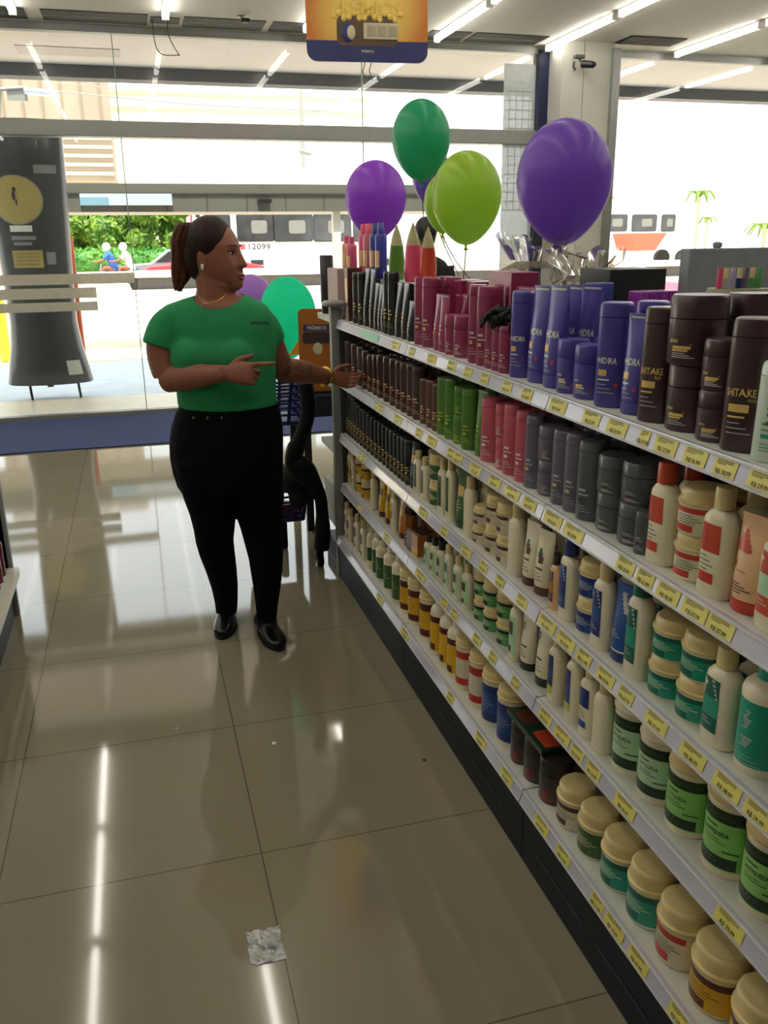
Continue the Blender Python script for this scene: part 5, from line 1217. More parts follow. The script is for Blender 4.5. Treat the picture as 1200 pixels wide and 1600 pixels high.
# buses
M_bus = mat('bus_white', '#dcdad4', .35, var=.03, scale=1); M_bg = mat('bus_window', '#39393a', .08, var=.3, scale=2); M_seal = mat('bus_seal', '#1c1c1c', .6)
def bus(Y, px0, px1, ytop, ybot, wins, ywt, ywb, label, group):
    t = thing('city_bus', label, 'bus', (0, 0, 0), 0, group)
    a0, a1 = at(px0, 380, Y).x, at(px1, 380, Y).x; zt = at(450, ytop, Y).z; zb = at(450, ybot, Y).z
    a = MB(); a.box((a0, Y, zb), (a1, Y+2.5, zt), M_bus); a.box((a0, Y-.02, zt-.12), (a1, Y, zt-.05), mat('bus_trim', '#b9b6ae', .4))
    a.build('body', t, bevel=.12)
    for (u, v) in wins:
        pa, pb = at(u, ywb, Y), at(v, ywt, Y); zc = (pa.z+pb.z)/2; Mw = frame_m(((pa.x+pb.x)/2, Y, zc), (1, 0, 0), (0, 0, 1)); w, h = pb.x-pa.x, pb.z-pa.z
        a = MB(); plate(a, rrect(w, h, .12), .0, .03, M_seal, Mw); o = a.build('window', t, smooth=False)
        a = MB(); plate(a, rrect(w-.08, h-.08, .10), .03, .034, M_bg, Mw); plate(a, [(x+w*.1, y+h*.02) for x, y in rrect(w*.42, h*.46, .1)], .034, .036, mat('seat_view', '#6c6c66', .6), Mw); a.build('pane', o, smooth=False)
    for px in (px0+30, px1-60):
        p = at(px, ybot, Y); a = MB(); a.tube([(p.x, Y-.01, .48), (p.x, Y+.25, .48)], .48, M_seal, 20); a.tube([(p.x, Y+2.2, .48), (p.x, Y+2.5, .48)], .48, M_seal, 20); a.build('wheel', t)
    return t
YBs = 36
t = bus(YBs, 300, 660, 336, 424, ((314, 359), (371, 427), (428, 488), (490, 548), (552, 600)), 333, 378, 'white city bus with fleet number 12099 outside the shop', 'city buses')
a = MB(); p = at(372, 390, YBs); Mt = frame_m((p.x, YBs-.035, p.z), (1, 0, 0), (0, 0, 1)); s = (at(372, 378, YBs)-p).length
flat_text(a, '12099', s*1.05, Mt @ Matrix.Translation((.35, 0, 0)), mat('bus_ink', '#4e4e50', .6), .02, sx=1.25, centre=False); a.box((.1, 0, 0), (.28, s*.7, .002), mat('bus_red', '#c8404a', .5), Mt); a.build('fleet_number', t, smooth=False)
a = MB(); p0 = at(400, 414, YBs); p1 = at(465, 405, YBs); a.box((p0.x, YBs-.04, p0.z), (p1.x, YBs-.02, p1.z), MATS['bus_trim']); a.box((p0.x-.2, YBs-.05, p0.z), (p0.x+.3, YBs-.03, p1.z), M_seal); a.build('side_flap', t, smooth=False)
bus(46, 905, 1130, 322, 392, ((918, 934), (940, 981), (986, 1027), (1032, 1056)), 335, 362, 'second white bus farther off, seen through the right window', 'city buses')
# red cart-like vehicle, cars
def car(px, Y, w_px, label, m, zb=0):
    p = at(px, 410, Y); t = thing('car', label, 'car', (p.x, Y, zb-.02), 0, 'parked cars'); L = w_px/FPX*Y/2
    k = L/2.1
    out = [(-2.1, .35), (-2.1, .75), (-1.9, .9), (-1.2, .95), (-.6, 1.4), (.7, 1.42), (1.4, .98), (2.0, .85), (2.1, .6), (2.1, .35)]
    a = MB(); a.rings([[(x*k, y, z*k) for x, z in out] for y in (0, .08, 1.52, 1.6)], m); a.build('body', t, bevel=.03)
    win = [(-1.05, .98), (-.55, 1.34), (.62, 1.36), (1.2, 1.0)]
    a = MB(); a.rings([[(x*k, y, z*k) for x, z in win] for y in (-.012, 1.612)], M_bg); a.build('windows', t, smooth=False)
    for x in (-1.35, 1.35):
        for y in (-.02, 1.42):
            a = MB(); a.tube([(x*k, y, .33*k), (x*k, y+.2, .33*k)], .33*k, M_seal, 18); a.build('wheel', t)
    return t
c1 = car(290, 33.6, 170, 'silver-grey car in front of the hedge', mat('car_silver', '#8f949c', .3, .3), zb=0)
c2 = car(322, 31.3, 180, 'red and white car half hidden behind the woman', mat('car_red', '#c04048', .35), zb=.0)
car(1090, 19, 110, 'dark red car near the grey display panel', mat('car_maroon', '#9c3048', .3, .2)).location.z = -.02
a = MB(); p0, p1 = at(985, 392, 26), at(1030, 364, 26)
a.rings([[(x, y, z) for x, z in ((p0.x+.2, p0.z), (p1.x-.1, p0.z), (p1.x+.3, p1.z), (p0.x, p1.z))] for y in (26, 27.2)], mat('tub_red', '#d8543c', .5)); tag(a.build('red_container', smooth=False), 'bright red street vendor tub before the second bus', 'container')
a = MB(); a.box(((p0.x+p1.x)/2-.3, 26.3, -.02), ((p0.x+p1.x)/2+.3, 26.9, p0.z), M_bus); a.build('pedestal', bpy.data.objects['red_container'])
# round sign on a pole over the woman's head
Y = 20; p = at(309, 340, Y); s = Y/FPX
t = thing('bus_stop_sign', 'small rounded sign with a red border on a pole above the woman', 'sign', p)
Mx = frame_m((0, 0, 0), (1, 0, 0), (0, 0, 1))
a = MB(); plate(a, rrect(22*s, 36*s, 10*s), -.02, .0, mat('sign_red', '#c2405a', .5), Mx); a.build('board', t, smooth=False)
a = MB(); plate(a, rrect(16*s, 30*s, 7*s), .0, .004, MATS['bus_trim'], Mx); plate(a, [(x, y+4*s) for x, y in rrect(6*s, 8*s, 2*s)], .004, .007, M_seal, Mx); plate(a, [(x, y-8*s) for x, y in rrect(8*s, 5*s, 2*s)], .004, .007, M_seal, Mx); a.build('print', t, smooth=False)
a = MB(); a.tube([(0, .03, -p.z), (0, .03, 0)], .035, M_steel, 8); a.build('pole', t)
# hedge and trees -----------------------------------------------------
def leaf_mat(name, c1, c2):
    m = bpy.data.materials.new(name); m.use_nodes = True; n = m.node_tree.nodes; l = m.node_tree.links; b = n['Principled BSDF']
    oi = n.new('ShaderNodeTexNoise'); oi.inputs['Scale'].default_value = 1.6; t_ = n.new('ShaderNodeTexCoord'); l.new(t_.outputs['Object'], oi.inputs['Vector'])
    r = n.new('ShaderNodeValToRGB'); r.color_ramp.elements[0].position = .35; r.color_ramp.elements[1].position = .65; r.color_ramp.elements[0].color = lin(c1); r.color_ramp.elements[1].color = lin(c2)
    l.new(oi.outputs[0], r.inputs[0]); l.new(r.outputs[0], b.inputs['Base Color']); b.inputs['Roughness'].default_value = .5
    tr = n.new('ShaderNodeBsdfTranslucent'); l.new(r.outputs[0], tr.inputs[0]); mx = n.new('ShaderNodeMixShader'); mx.inputs[0].default_value = .4
    l.new(b.outputs[0], mx.inputs[1]); l.new(tr.outputs[0], mx.inputs[2]); l.new(mx.outputs[0], n['Material Output'].inputs[0]); return m
M_leaf = leaf_mat('tree_leaves', '#3f6a1c', '#8fae3c'); M_leaf2 = leaf_mat('hedge_leaves', '#3a7a2a', '#5f9a34'); M_trunk = mat('bark', '#6a5a48', .9)
def foliage(name, parent, blobs, m, n, ls, seed):
    r = random.Random(seed); mb = MB(); vs = []; fs = []
    for (c, rad) in blobs:
        for i in range(n):
            v = Vector((r.gauss(0, 1), r.gauss(0, 1), r.gauss(0, 1))).normalized(); k = r.uniform(.6, 1.05)
            p = Vector(c)+Vector((v.x*rad[0], v.y*rad[1], v.z*rad[2]))*k
            a_ = Vector((r.gauss(0, 1), r.gauss(0, 1), r.gauss(0, 1))).normalized(); b_ = a_.orthogonal().normalized(); s = ls*r.uniform(.6, 1.3)
            q = len(vs); vs += [p-a_*s, p+b_*s*.5, p+a_*s, p-b_*s*.5]; fs.append((q, q+1, q+2, q+3))
        mb.ell(c, [x*.82 for x in rad], m, nu=14, nv=9)
    mb.add(vs, fs, m); return mb.build(name, parent, smooth=False)
r = random.Random(5)
for q in range(5):
    px = 112+q*54; p = at(px, 375, 43); 
    t = thing('street_tree', 'sunlit leafy tree behind the road, %s from the left' % ORD[q], 'tree', (0, 0, 0), 0, 'trees across the street')
    bl = [((p.x+r.uniform(-.15, .15), 43+r.uniform(-.8, .8), p.z-.5+.42*k_), (r.uniform(.75, .9), 1.0, r.uniform(.6, .8))) for k_ in range(5)]
    foliage('crown', t, bl, M_leaf, 330, .17, q); a = MB(); a.tube([(p.x, 43, -.02), (p.x+.1, 43, p.z+.3)], [.2, .12], M_trunk, 8); a.build('trunk', t)
bl = [((at(100+14*q, 405, 40.5).x, 40.5, .8), (.75, .5, .72)) for q in range(14)]
h_ = foliage('hedge', None, bl, M_leaf2, 140, .14, 77); tag(h_, 'low clipped green hedge under the street trees', 'hedge')
for q, (px, py, s) in enumerate(((1093, 308, 1.0), (1105, 345, .6), (1195, 360, 1.2), (955, 312, .4))):
    p = at(px, py, 34); t = thing('palm_tree', 'washed-out palm beyond the right window, %s' % ('tall one', 'short one', 'one at the right edge', 'tiny one beside the purple balloon')[q], 'tree', (0, 0, 0), 0, 'palms seen through the right window')
    a = MB()
    for k in range(11):
        an = k*PI*2/11; L = .9*s
        pts = [p, p+Vector((math.cos(an)*L*.5, math.sin(an)*L*.5, .25*s)), p+Vector((math.cos(an)*L, math.sin(an)*L, -.25*s))]
        a.tube(smoothed(pts, 4), [.03*s, .06*s, .09*s, .1*s, .09*s, .07*s, .05*s, .03*s, .01], M_leaf, 4, flat=.2)
    a.build('fronds', t); a = MB(); a.tube([(p.x, p.y, -.02), p], .07*s, mat('palm_bark', '#b5ab96', .9), 8); a.build('trunk', t)
t = thing('light_mast', 'faint tall grey mast behind the palms', 'pole'); a = MB(); p = at(1140, 255, 36); a.tube([(p.x-.6, 36, 0), p], .08, mat('mast_pale', '#c2beb4', .6), 8); a.build('mast', t)

# ================================================================== PEOPLE
EX = Vector((math.cos(YAW), -math.sin(YAW), 0)); EY = Vector((math.sin(YAW), math.cos(YAW), 0)); EZ = Vector((0, 0, 1))
def remesh(mb, name, voxel, parent, m, smooth=4, cut=None):
    o = mb.build(name+'_src', smooth=True)
    md = o.modifiers.new('r', 'REMESH'); md.mode = 'VOXEL'; md.voxel_size = voxel; md.use_smooth_shade = True
    sm = o.modifiers.new('s', 'SMOOTH'); sm.factor = .6; sm.iterations = smooth
    dg = bpy.context.evaluated_depsgraph_get(); me = bpy.data.meshes.new_from_object(o.evaluated_get(dg))
    bpy.data.objects.remove(o)
    if cut:
        bm = bmesh.new(); bm.from_mesh(me)
        bmesh.ops.delete(bm, geom=[f for f in bm.faces if cut(f.calc_center_median())], context='FACES')
        bm.to_mesh(me); bm.free()
    me.materials.clear(); me.materials.append(m)
    me.polygons.foreach_set('material_index', [0]*len(me.polygons)); me.polygons.foreach_set('use_smooth', [True]*len(me.polygons)); me.name = name
    n = bpy.data.objects.new(name, me); link(n, parent); return n
def oring(c, a, b, n=28, ex=EX, ey=EY): return [c+ex*a*math.cos(2*PI*k/n)+ey*b*math.sin(2*PI*k/n) for k in range(n)]
def pxrings(mb, L, m, grow=0, off=(0, 0, 0)):
    rs = []
    for (xl, xr, y, Y, b) in L:
        c = at((xl+xr)/2, y, Y)+Vector(off); s = (c-EYEV).length/FPX; rs.append(oring(c, (xr-xl)/2*s+grow, b+grow))
    mb.rings(rs[::-1], m)

def head_point(lat, lon):
    c = math.cos(lat); x = .096*c*math.cos(lon); y = .077*c*math.sin(lon); z = .118*math.sin(lat)
    if z < 0:
        t = -z/.118; y *= 1-.10*t; x += (.060 if math.cos(lon) > 0 else .045)*t**1.6
    if math.cos(lon) > 0:
        g = lambda v, s: math.exp(-(v/s)**2)
        k = max(0, min(1, (.028-z)/.055)); 
        if z < -.030: k *= max(0, 1-(-.030-z)/.014)
        x += .027*k*g(y, .010+.006*k)
        x -= .008*g(abs(y)-.031, .013)*g(z-.012, .011)
        x += .003*g(z-.032, .01)
        x += .007*g(y, .020)*g(z+.064, .0085)-.004*g(y, .02)*g(z+.0655, .0025)
        x += .006*g(y, .022)*g(z+.098, .014)
        x += .006*g(abs(y)-.042, .018)*g(z+.032, .024)
    return Vector((x, y, z))
def head_mesh(mb, M, m, nu=80, nv=64, sc=1.0):
    rs = []
    for i in range(nv+1):
        lat = -PI/2+PI*i/nv; lat = max(-PI/2+.03, min(PI/2-.03, lat))
        rs.append([M @ (head_point(lat, 2*PI*j/nu)*sc) for j in range(nu)])
    mb.rings(rs, m)
def face_x(y, z):   # front surface of the face at (y, z)
    best = None
    lat = math.asin(max(-1, min(1, z/.118))); yy = y/(1-.10*(-z/.118) if z < 0 else 1); q = yy/(.077*max(math.cos(lat), .05)); lon = math.asin(max(-1, min(1, q)))
    return head_point(lat, lon).x

def hand(mb, wrist, d, n, thumb_up, m, curls, sc=1.0, spread=.0, thumb=(.5, .6)):
    d = d.normalized(); n = (n-d*n.dot(d)).normalized(); w = d.cross(n)
    if w.dot(thumb_up) < 0: w = -w     # w points to the thumb side
    L = .088*sc
    def P_(a, b, c): return wrist+d*a+w*b+n*c
    rs = []
    for (k, hw, ht) in ((-.012, .026, .020), (.0, .028, .021), (.025, .037, .019), (.055, .042, .017), (L-.004, .042, .014), (L+.006, .038, .010)):
        rs.append([wrist+d*k*1+w*hw*sc*math.cos(2*PI*j/16)+n*ht*sc*math.sin(2*PI*j/16) for j in range(16)])
    mb.rings(rs, m)
    seg = [(.042, .026, .022), (.046, .029, .024), (.042, .026, .022), (.033, .021, .019)]
    for f in range(4):
        b = (.031-.0205*f)*sc; p = P_(L-.006, b, .001); pts = [P_(L-.03, b*.9, .002), p]; ang = 0
        dd = (d+w*(.10-.07*f+spread*(1.5-f))).normalized()
        for s_, cu in zip(seg[f], curls[f]):
            ang += cu; v = dd*math.cos(ang)-n*math.sin(ang); p = p+v*s_*sc; pts.append(p)
        r0 = (.0092, .0094, .0090, .0080)[f]*sc
        mb.tube(smoothed(pts, 3), [r0]*3+[r0, r0*.98, r0*.95]+[r0*.93, r0*.9, r0*.88]+[r0*.85, r0*.8, r0*.75]+[r0*.6], m, 10, up=n)
    p = P_(.018, .026, -.002); v = (d*thumb[0]+w*1.0-n*thumb[1]).normalized(); pts = [P_(.008, .012, 0), p, p+v*.032*sc]
    v2 = (d*1.0+w*.35-n*thumb[1]).normalized(); pts += [pts[-1]+v2*.030*sc, pts[-1]+v2*.052*sc]
    mb.tube(smoothed(pts, 3), [.014*sc, .014*sc, .014*sc, .0135*sc, .013*sc, .0125*sc, .0115*sc, .011*sc, .0105*sc, .010*sc, .0095*sc, .009*sc, .006*sc], m, 10)
    return w

M_skin = mat('skin', '#8c5a45', .5, var=.05, scale=14, sss=.12, spec=.3)
M_shirt = mat('shirt_green', '#1b8650', .85, var=.05, scale=25, bump=.15)
M_trou = mat('trousers_black', '#070809', .9, var=.2, scale=30, spec=.12)
M_hair = mat('hair_dark_brown', '#22140e', .5, var=.3, scale=60, bump=.2, spec=.2)
M_pony = mat('hair_auburn', '#4a2614', .5, var=.4, scale=60, bump=.2, spec=.25)
M_shoe = mat('shoe_black', '#0b0b0c', .28, coat=.15, spec=.4)
YW = 3.27
W = thing('person', 'woman in green t-shirt and black trousers pointing at the shelf, hair in a ponytail', 'person', (at(392, 1000, 3.25).x, 3.25, 0))
def rel(o):
    # keep world placement under the root
    o.matrix_parent_inverse = Matrix.Translation(-W.location); return o
hc = at(333, 399, YW); 
hf = Vector((.87, -.52, -.04)).normalized(); hl = EZ.cross(hf).normalized(); hu = hf.cross(hl)
MH = Matrix(((hf.x, hl.x, hu.x, hc.x), (hf.y, hl.y, hu.y, hc.y), (hf.z, hl.z, hu.z, hc.z), (0, 0, 0, 1)))
sk = MB(); SH = 1.06
head_mesh(sk, MH, M_skin, sc=SH)
for sg in (-1, 1):   # ears
    R = Matrix.Rotation(sg*-.3, 3, 'Z')
    R3 = (MH.to_3x3() @ R)
    sk.ell(MH @ Vector((-.004, sg*.080, -.004)), (.017, .007, .030), M_skin, R3); sk.ell(MH @ Vector((-.001, sg*.079, -.030)), (.010, .007, .012), M_skin, R3)
# neck and double chin
nb = at(338, 470, YW+.01)
sk.tube([MH @ Vector((.0, 0, -.05)), MH @ Vector((.0, 0, -.10)), at(337, 448, YW), nb, nb-EZ*.05], [.066, .067, .069, .08, .10], M_skin, 20)
sk.ell(MH @ Vector((.038, 0, -.098)), (.052, .058, .03), M_skin, MH.to_3x3())
TOR = [(318, 372, 458, YW, .065), (290, 392, 466, YW, .08), (262, 410, 476, YW, .095), (250, 420, 490, YW, .105), (250, 424, 510, YW, .12), (262, 425, 530, YW, .13), (270, 427, 552, YW, .145), (276, 427, 575, YW, .145), (279, 427, 600, YW, .14), (281, 429, 622, YW, .14), (282, 431, 634, YW, .145)]
pxrings(sk, TOR[:6], M_skin, -.012)
# arms
shR, elR, wrR = at(256, 497, YW), at(262, 592, YW-.02), at(352, 583, 3.05)
sk.tube(smoothed([shR, at(252, 545, YW), elR+Vector((0, 0, .012))], 4), [.038, .042, .047, .052, .055, .055, .054, .053, .050], M_skin, 18)
sk.tube(smoothed([elR, elR.lerp(wrR, .35), elR.lerp(wrR, .7), wrR], 4), [.050, .050, .050, .049, .048, .046, .044, .041, .038, .035, .032, .030, .029], M_skin, 18)
shL, elL, wrL = at(411, 495, YW), at(440, 578, 3.33), at(513, 588, 3.50)
sk.tube(smoothed([shL, at(424, 540, YW+.02), elL+Vector((0, 0, .01))], 4), [.036, .040, .045, .049, .051, .050, .049, .048, .047], M_skin, 18)
sk.tube(smoothed([elL, elL.lerp(wrL, .35)+EZ*.004, elL.lerp(wrL, .7), wrL], 4), [.047, .047, .048, .048, .047, .046, .044, .041, .038, .035, .033, .031, .031], M_skin, 18)
hand(sk, wrR+EX*.008, EX*1.0-EY*.12-EZ*.02, -EY+EZ*.25, EZ, M_skin, [(.05, .08, .06), (1.0, 1.2, .8), (1.15, 1.25, .8), (1.2, 1.3, .8)], sc=.98, thumb=(.9, .25))
hand(sk, wrL+EX*.008, EX*.86+EY*.35-EZ*.30, EY*.75-EZ*.65, EZ+EY*.3, M_skin, [(.45, .5, .4), (.6, .6, .45), (.7, .7, .5), (.8, .7, .5)], sc=.93, thumb=(.9, .45))
rel(remesh(sk, 'body', .0036, W, M_skin, 2))
# shirt
sh = MB(); pxrings(sh, TOR, M_shirt, .004)
c = at(340, 556, YW); RB = Matrix(((EX.x, EY.x, 0), (EX.y, EY.y, 0), (0, 0, 1))); sh.ell(c-EY*.060+EZ*.005, (.17, .09, .10), M_shirt, RB); sh.ell(c+EX*-.07-EY*.075, (.09, .085, .09), M_shirt, RB); sh.ell(c+EX*.07-EY*.075, (.09, .085, .09), M_shirt, RB)
sh.ell(at(352, 605, YW)-EY*.05, (.16, .11, .10), M_shirt, RB)
sh.tube(smoothed([at(276, 494, YW), at(258, 512, YW), at(250, 542, YW-.005)], 4), [.050, .053, .056, .058, .060, .062, .064, .065, .066], M_shirt, 22)
sh.tube(smoothed([at(398, 492, YW), at(412, 508, YW+.0), at(423, 535, YW+.02)], 4), [.050, .052, .054, .056, .058, .059, .060, .060, .060], M_shirt, 22)
nk = at(343, 448, YW)-EY*.05
def cutneck(p):
    v = p-nk; a_, b_, c_ = v.dot(EX)/.100, v.dot(EY)/.15, v.z/.078
    return a_*a_+b_*b_+c_*c_ < 1
shirt = rel(remesh(sh, 't_shirt', .006, W, M_shirt, 22, cutneck))
a = MB()
for q in range(6):
    Mx = frame_m(at(392+4.2*q, 504-.3*q, YW-.135), EX, EZ); a.box((-.004, -.003, -.0), (.003, .005, .004), mat('shirt_print', '#12382a', .7), Mx)
# printed word on the chest: laid on the cloth by projecting along the view of the wearer's front
dg = bpy.context.evaluated_depsgraph_get(); dg.update()
def onto(obj, p, direction):
    inv = obj.matrix_world.inverted(); ok, loc, nor, _ = obj.ray_cast(inv @ (p-direction*1.0), inv.to_3x3() @ direction)
    return (obj.matrix_world @ loc, nor) if ok else (p, -direction)
a = MB()
for q in range(7):
    u = 391+4.3*q; pts = []
    for (du, dv) in ((0, 0), (3.4, 0), (3.4, -4.5 if q % 2 else -3.6), (0, -4.2)):
        w_ = at(u+du, 507+dv, YW); d_ = (w_-EYEV).normalized(); l_, n_ = onto(shirt, w_, d_); pts.append(l_+n_*.0015)
    a.add(pts, [(0, 1, 2, 3)], mat('shirt_print', '#12382a', .7))
rel(a.build('chest_print', W, smooth=False))
# trousers
tr = MB()
pxrings(tr, [(286, 428, 618, YW, .125), (283, 431, 630, YW, .140), (276, 436, 645, YW, .150), (270, 440, 665, YW, .160), (267, 441, 690, YW, .165), (268, 441, 712, YW, .165), (272, 441, 735, YW, .155), (280, 441, 760, YW, .135)], M_trou)
pxrings(tr, [(272, 356, 715, YW, .125), (279, 361, 745, YW+.01, .125), (289, 365, 775, YW+.025, .12), (298, 368, 800, YW+.045, .11), (304, 366, 825, YW+.06, .095), (307, 364, 845, YW+.075, .085), (313, 366, 865, YW+.09, .085), (323, 369, 890, YW+.11, .08), (331, 371, 915, YW+.13, .07), (336, 371, 938, YW+.15, .056), (338, 370, 956, YW+.165, .05)], M_trou)
pxrings(tr, [(357, 441, 715, YW, .125), (360, 442, 745, YW, .125), (365, 442, 775, YW, .12), (369, 442, 800, YW, .11), (377, 442, 825, YW, .095), (383, 442, 848, YW, .085), (389, 442, 870, YW, .085), (393, 441, 895, YW-.005, .08), (397, 438, 920, YW-.005, .07), (400, 434, 945, YW-.01, .056), (402, 432, 966, YW-.01, .05)], M_trou)
rel(remesh(tr, 'trousers', .006, W, M_trou, 5))
a = MB()
for px in (315, 336, 357, 378, 398):
    w_ = at(px, 641, YW); d_ = (w_-EYEV).normalized(); a.ell(w_-EY*.148, (.004, .003, .006), mat('rivet', '#77736a', .3, .8), nu=8, nv=5)
rel(a.build('belt_studs', W))
# shoes
def shoe(ankle, toe_dir, name, L=.235):
    mb = MB(); d = toe_dir.normalized(); w = EZ.cross(d)
    prof = [(-.085, .026, .03, .062), (-.07, .036, .05, .075), (-.03, .038, .062, .085), (.02, .039, .05, .065), (.07, .044, .035, .045), (.11, .043, .026, .032), (.135, .034, .02, .024), (.15, .018, .014, .016)]
    rs = []
    for (k, hw, hh, ht) in prof:
        c_ = Vector((ankle.x, ankle.y, 0))+d*k
        rs.append([c_+w*hw*math.copysign(abs(math.cos(t))**.8, math.cos(t))+EZ*max(.004, ht/2+.012+(ht/2+.006)*math.sin(t)) for t in [2*PI*j/20 for j in range(20)]])
    mb.rings(rs, M_shoe); mb.tube([Vector((ankle.x, ankle.y, .05)), Vector((ankle.x, ankle.y, .11))], [.044, .043], M_shoe, 16)
    o = rel(remesh(mb, name, .004, W, M_shoe, 3))
    s = MB(); rs = []
    for z in (0.0, .012): rs.append([Vector((ankle.x, ankle.y, z))+d*(.032+.128*math.cos(t))+w*(.047*math.sin(t)*(1 if math.cos(t) > 0 else .85)) for t in [2*PI*j/28 for j in range(28)]])
    s.rings(rs, mat('sole_black', '#080808', .6)); so_ = s.build('sole', o); so_.matrix_parent_inverse = Matrix.Translation(-W.location)
    so_.matrix_parent_inverse = o.matrix_world.inverted() if False else Matrix.Identity(4)
    return o
pl_ = ground(353, 975); pr_ = ground(420, 992)
shoe(at(354, 956, YW+.165), -EY*.9+EX*.02, 'shoe'); shoe(at(417, 966, YW-.01), -EY*.85+EX*.42, 'shoe')
# hair
hr = MB()
hr.ell(MH @ Vector((-.010, 0, .034)), (.094, .088, .103), M_hair, MH.to_3x3(), 40, 28)
hr.ell(MH @ Vector((-.045, 0, -.005)), (.068, .080, .09), M_hair, MH.to_3x3(), 32, 22)
hr.ell(MH @ Vector((-.105, 0, .055)), (.035, .035, .035), M_hair, MH.to_3x3(), 20, 14)
rel(remesh(hr, 'hair', .005, W, M_hair, 3))
pt = MB(); pb = MH @ Vector((-.112, 0, .062)); rr = random.Random(11)
ctr = [pb, at(291, 350, YW+.03), at(284, 372, YW+.035), at(284, 400, YW+.04), at(283, 428, YW+.04), at(278, 450, YW+.035)]
wid = [.010, .025, .034, .035, .031, .015]
for q in range(22):
    an = q*2.399; rad_ = math.sqrt((q+.5)/22); pts = []
    for k_, c_ in enumerate(ctr):
        ex_ = 1+.06*rr.uniform(-1, 1)
        pts.append(c_+EX*math.cos(an)*rad_*wid[k_]*ex_+EY*math.sin(an)*rad_*wid[k_]*1.1+EZ*(-.012*rr.random() if k_ == 5 else 0)*1.5)
    pt.tube(smoothed(pts, 4), [.006]*4+[.008]*4+[.0095]*4+[.010]*4+[.009, .008, .006, .004]+[.0015], M_pony, 8)
rel(remesh(pt, 'ponytail', .0038, W, M_pony, 1))
a = MB(); a.lathe([(.022, -.012), (.028, -.008), (.028, .008), (.022, .012)], M_black, 18, M=Matrix.Translation(MH @ Vector((-.118, 0, .066))) @ MH.to_3x3().to_4x4() @ Matrix.Rotation(PI/2.4, 4, 'Y')); rel(a.build('hair_tie', W))
# face details
def fpt(y, z, off=.0): return MH @ (Vector((face_x(y, z)+off, y, z))*SH)
for sg in (-1, 1):
    a = MB(); a.ell(fpt(sg*.031, .010, -.004), (.008, .0135, .0065), mat('eye_white', '#b9b2a8', .2), MH.to_3x3(), 16, 10)
    e_ = rel(a.build('eye', W)); 
    a = MB(); a.ell(fpt(sg*.031+.002, .010, .0035), (.002, .006, .006), mat('iris_brown', '#23140c', .2), MH.to_3x3(), 12, 8); rel(a.build('iris', W))
    a = MB(); a.tube([fpt(sg*(.018+.0055*q), .012+.0065*math.sin(PI*q/5), .004 if 0 < q < 5 else .001) for q in range(6)], .0018, mat('lash_black', '#120c0a', .6), 6); rel(a.build('eyelashes', W))
    a = MB(); a.tube([fpt(sg*(.014+.007*q), .030+.006*math.sin(PI*(q+1)/7), .002) for q in range(6)], [.0028, .0032, .0032, .0028, .0022, .001], mat('brow_dark', '#24140e', .7), 6, flat=.6); rel(a.build('eyebrow', W))
a = MB(); a.tube([fpt(-.024+.006*q, -.0605+.002*abs(q-4)/4, .0005) for q in range(9)], [.001, .003, .004, .0045, .0045, .0045, .004, .003, .001], mat('lips', '#9a4a46', .35), 8); a.tube([fpt(-.022+.0055*q, -.071+.004*abs(q-4)/4, .0005) for q in range(9)], [.001, .003, .0045, .005, .0052, .005, .0045, .003, .001], MATS['lips'], 8)
a.tube([fpt(-.02+.005*q, -.0658+.003*abs(q-4)/4, .002) for q in range(9)], .0012, mat('mouth_line', '#f0e6de' if False else '#4a1c1a', .5), 6); rel(a.build('lips', W))
a = MB(); a.ell(MH @ Vector((.0, -.089, -.038)), (.006, .005, .011), mat('earring_pearl', '#e9dfd2', .2), MH.to_3x3(), 12, 8); rel(a.build('earring', W))
a = MB(); npts = [at(x, y, YW)-EY*dd for x, y, dd in ((312, 452, .03), (318, 462, .075), (327, 470, .10), (338, 470, .105), (350, 466, .095), (358, 458, .07))]
a.tube(smoothed(npts, 4), .0012, mat('gold_chain', '#c9a24a', .25, .9), 6); a.ell(npts[2]-EZ*.008, (.004, .002, .006), MATS['gold_chain'], nu=8, nv=6); rel(a.build('necklace', W))
a = MB(); wq = elL.lerp(wrL, .93); dq = (wrL-elL).normalized(); Mq = Matrix.Translation(wq) @ dq.to_track_quat('Z', 'Y').to_matrix().to_4x4()
a.lathe([(.036, -.006), (.039, -.004), (.039, .004), (.036, .006)], MATS['gold_chain'], 24, M=Mq); a.box((-.012, -.044, -.012), (.012, -.036, .012), MATS['gold_chain'], Mq); rel(a.build('wristwatch', W))
# forearm tattoo: dark blotches on the skin
body_o = [c_ for c_ in W.children if c_.name.startswith('body')][0]
bpy.context.view_layer.update()
a = MB(); rr = random.Random(4)
for q in range(26):
    u = rr.uniform(446, 488); v = rr.uniform(562, 582)+(u-460)*.12; s_ = rr.uniform(1.2, 3.2); pts = []
    for k in range(7):
        w_ = at(u+s_*math.cos(k*.9)*rr.uniform(.6, 1.3), v+s_*.8*math.sin(k*.9)*rr.uniform(.6, 1.3), 3.4); d_ = (w_-EYEV).normalized(); l_, n_ = onto(body_o, w_, d_)
        pts.append(l_+n_*.0007)
    if max((p_-pts[0]).length for p_ in pts) < .03: a.add(pts, [tuple(range(7))], mat('tattoo_ink', '#5b4840', .6))
rel(a.build('forearm_tattoo', W, smooth=False))

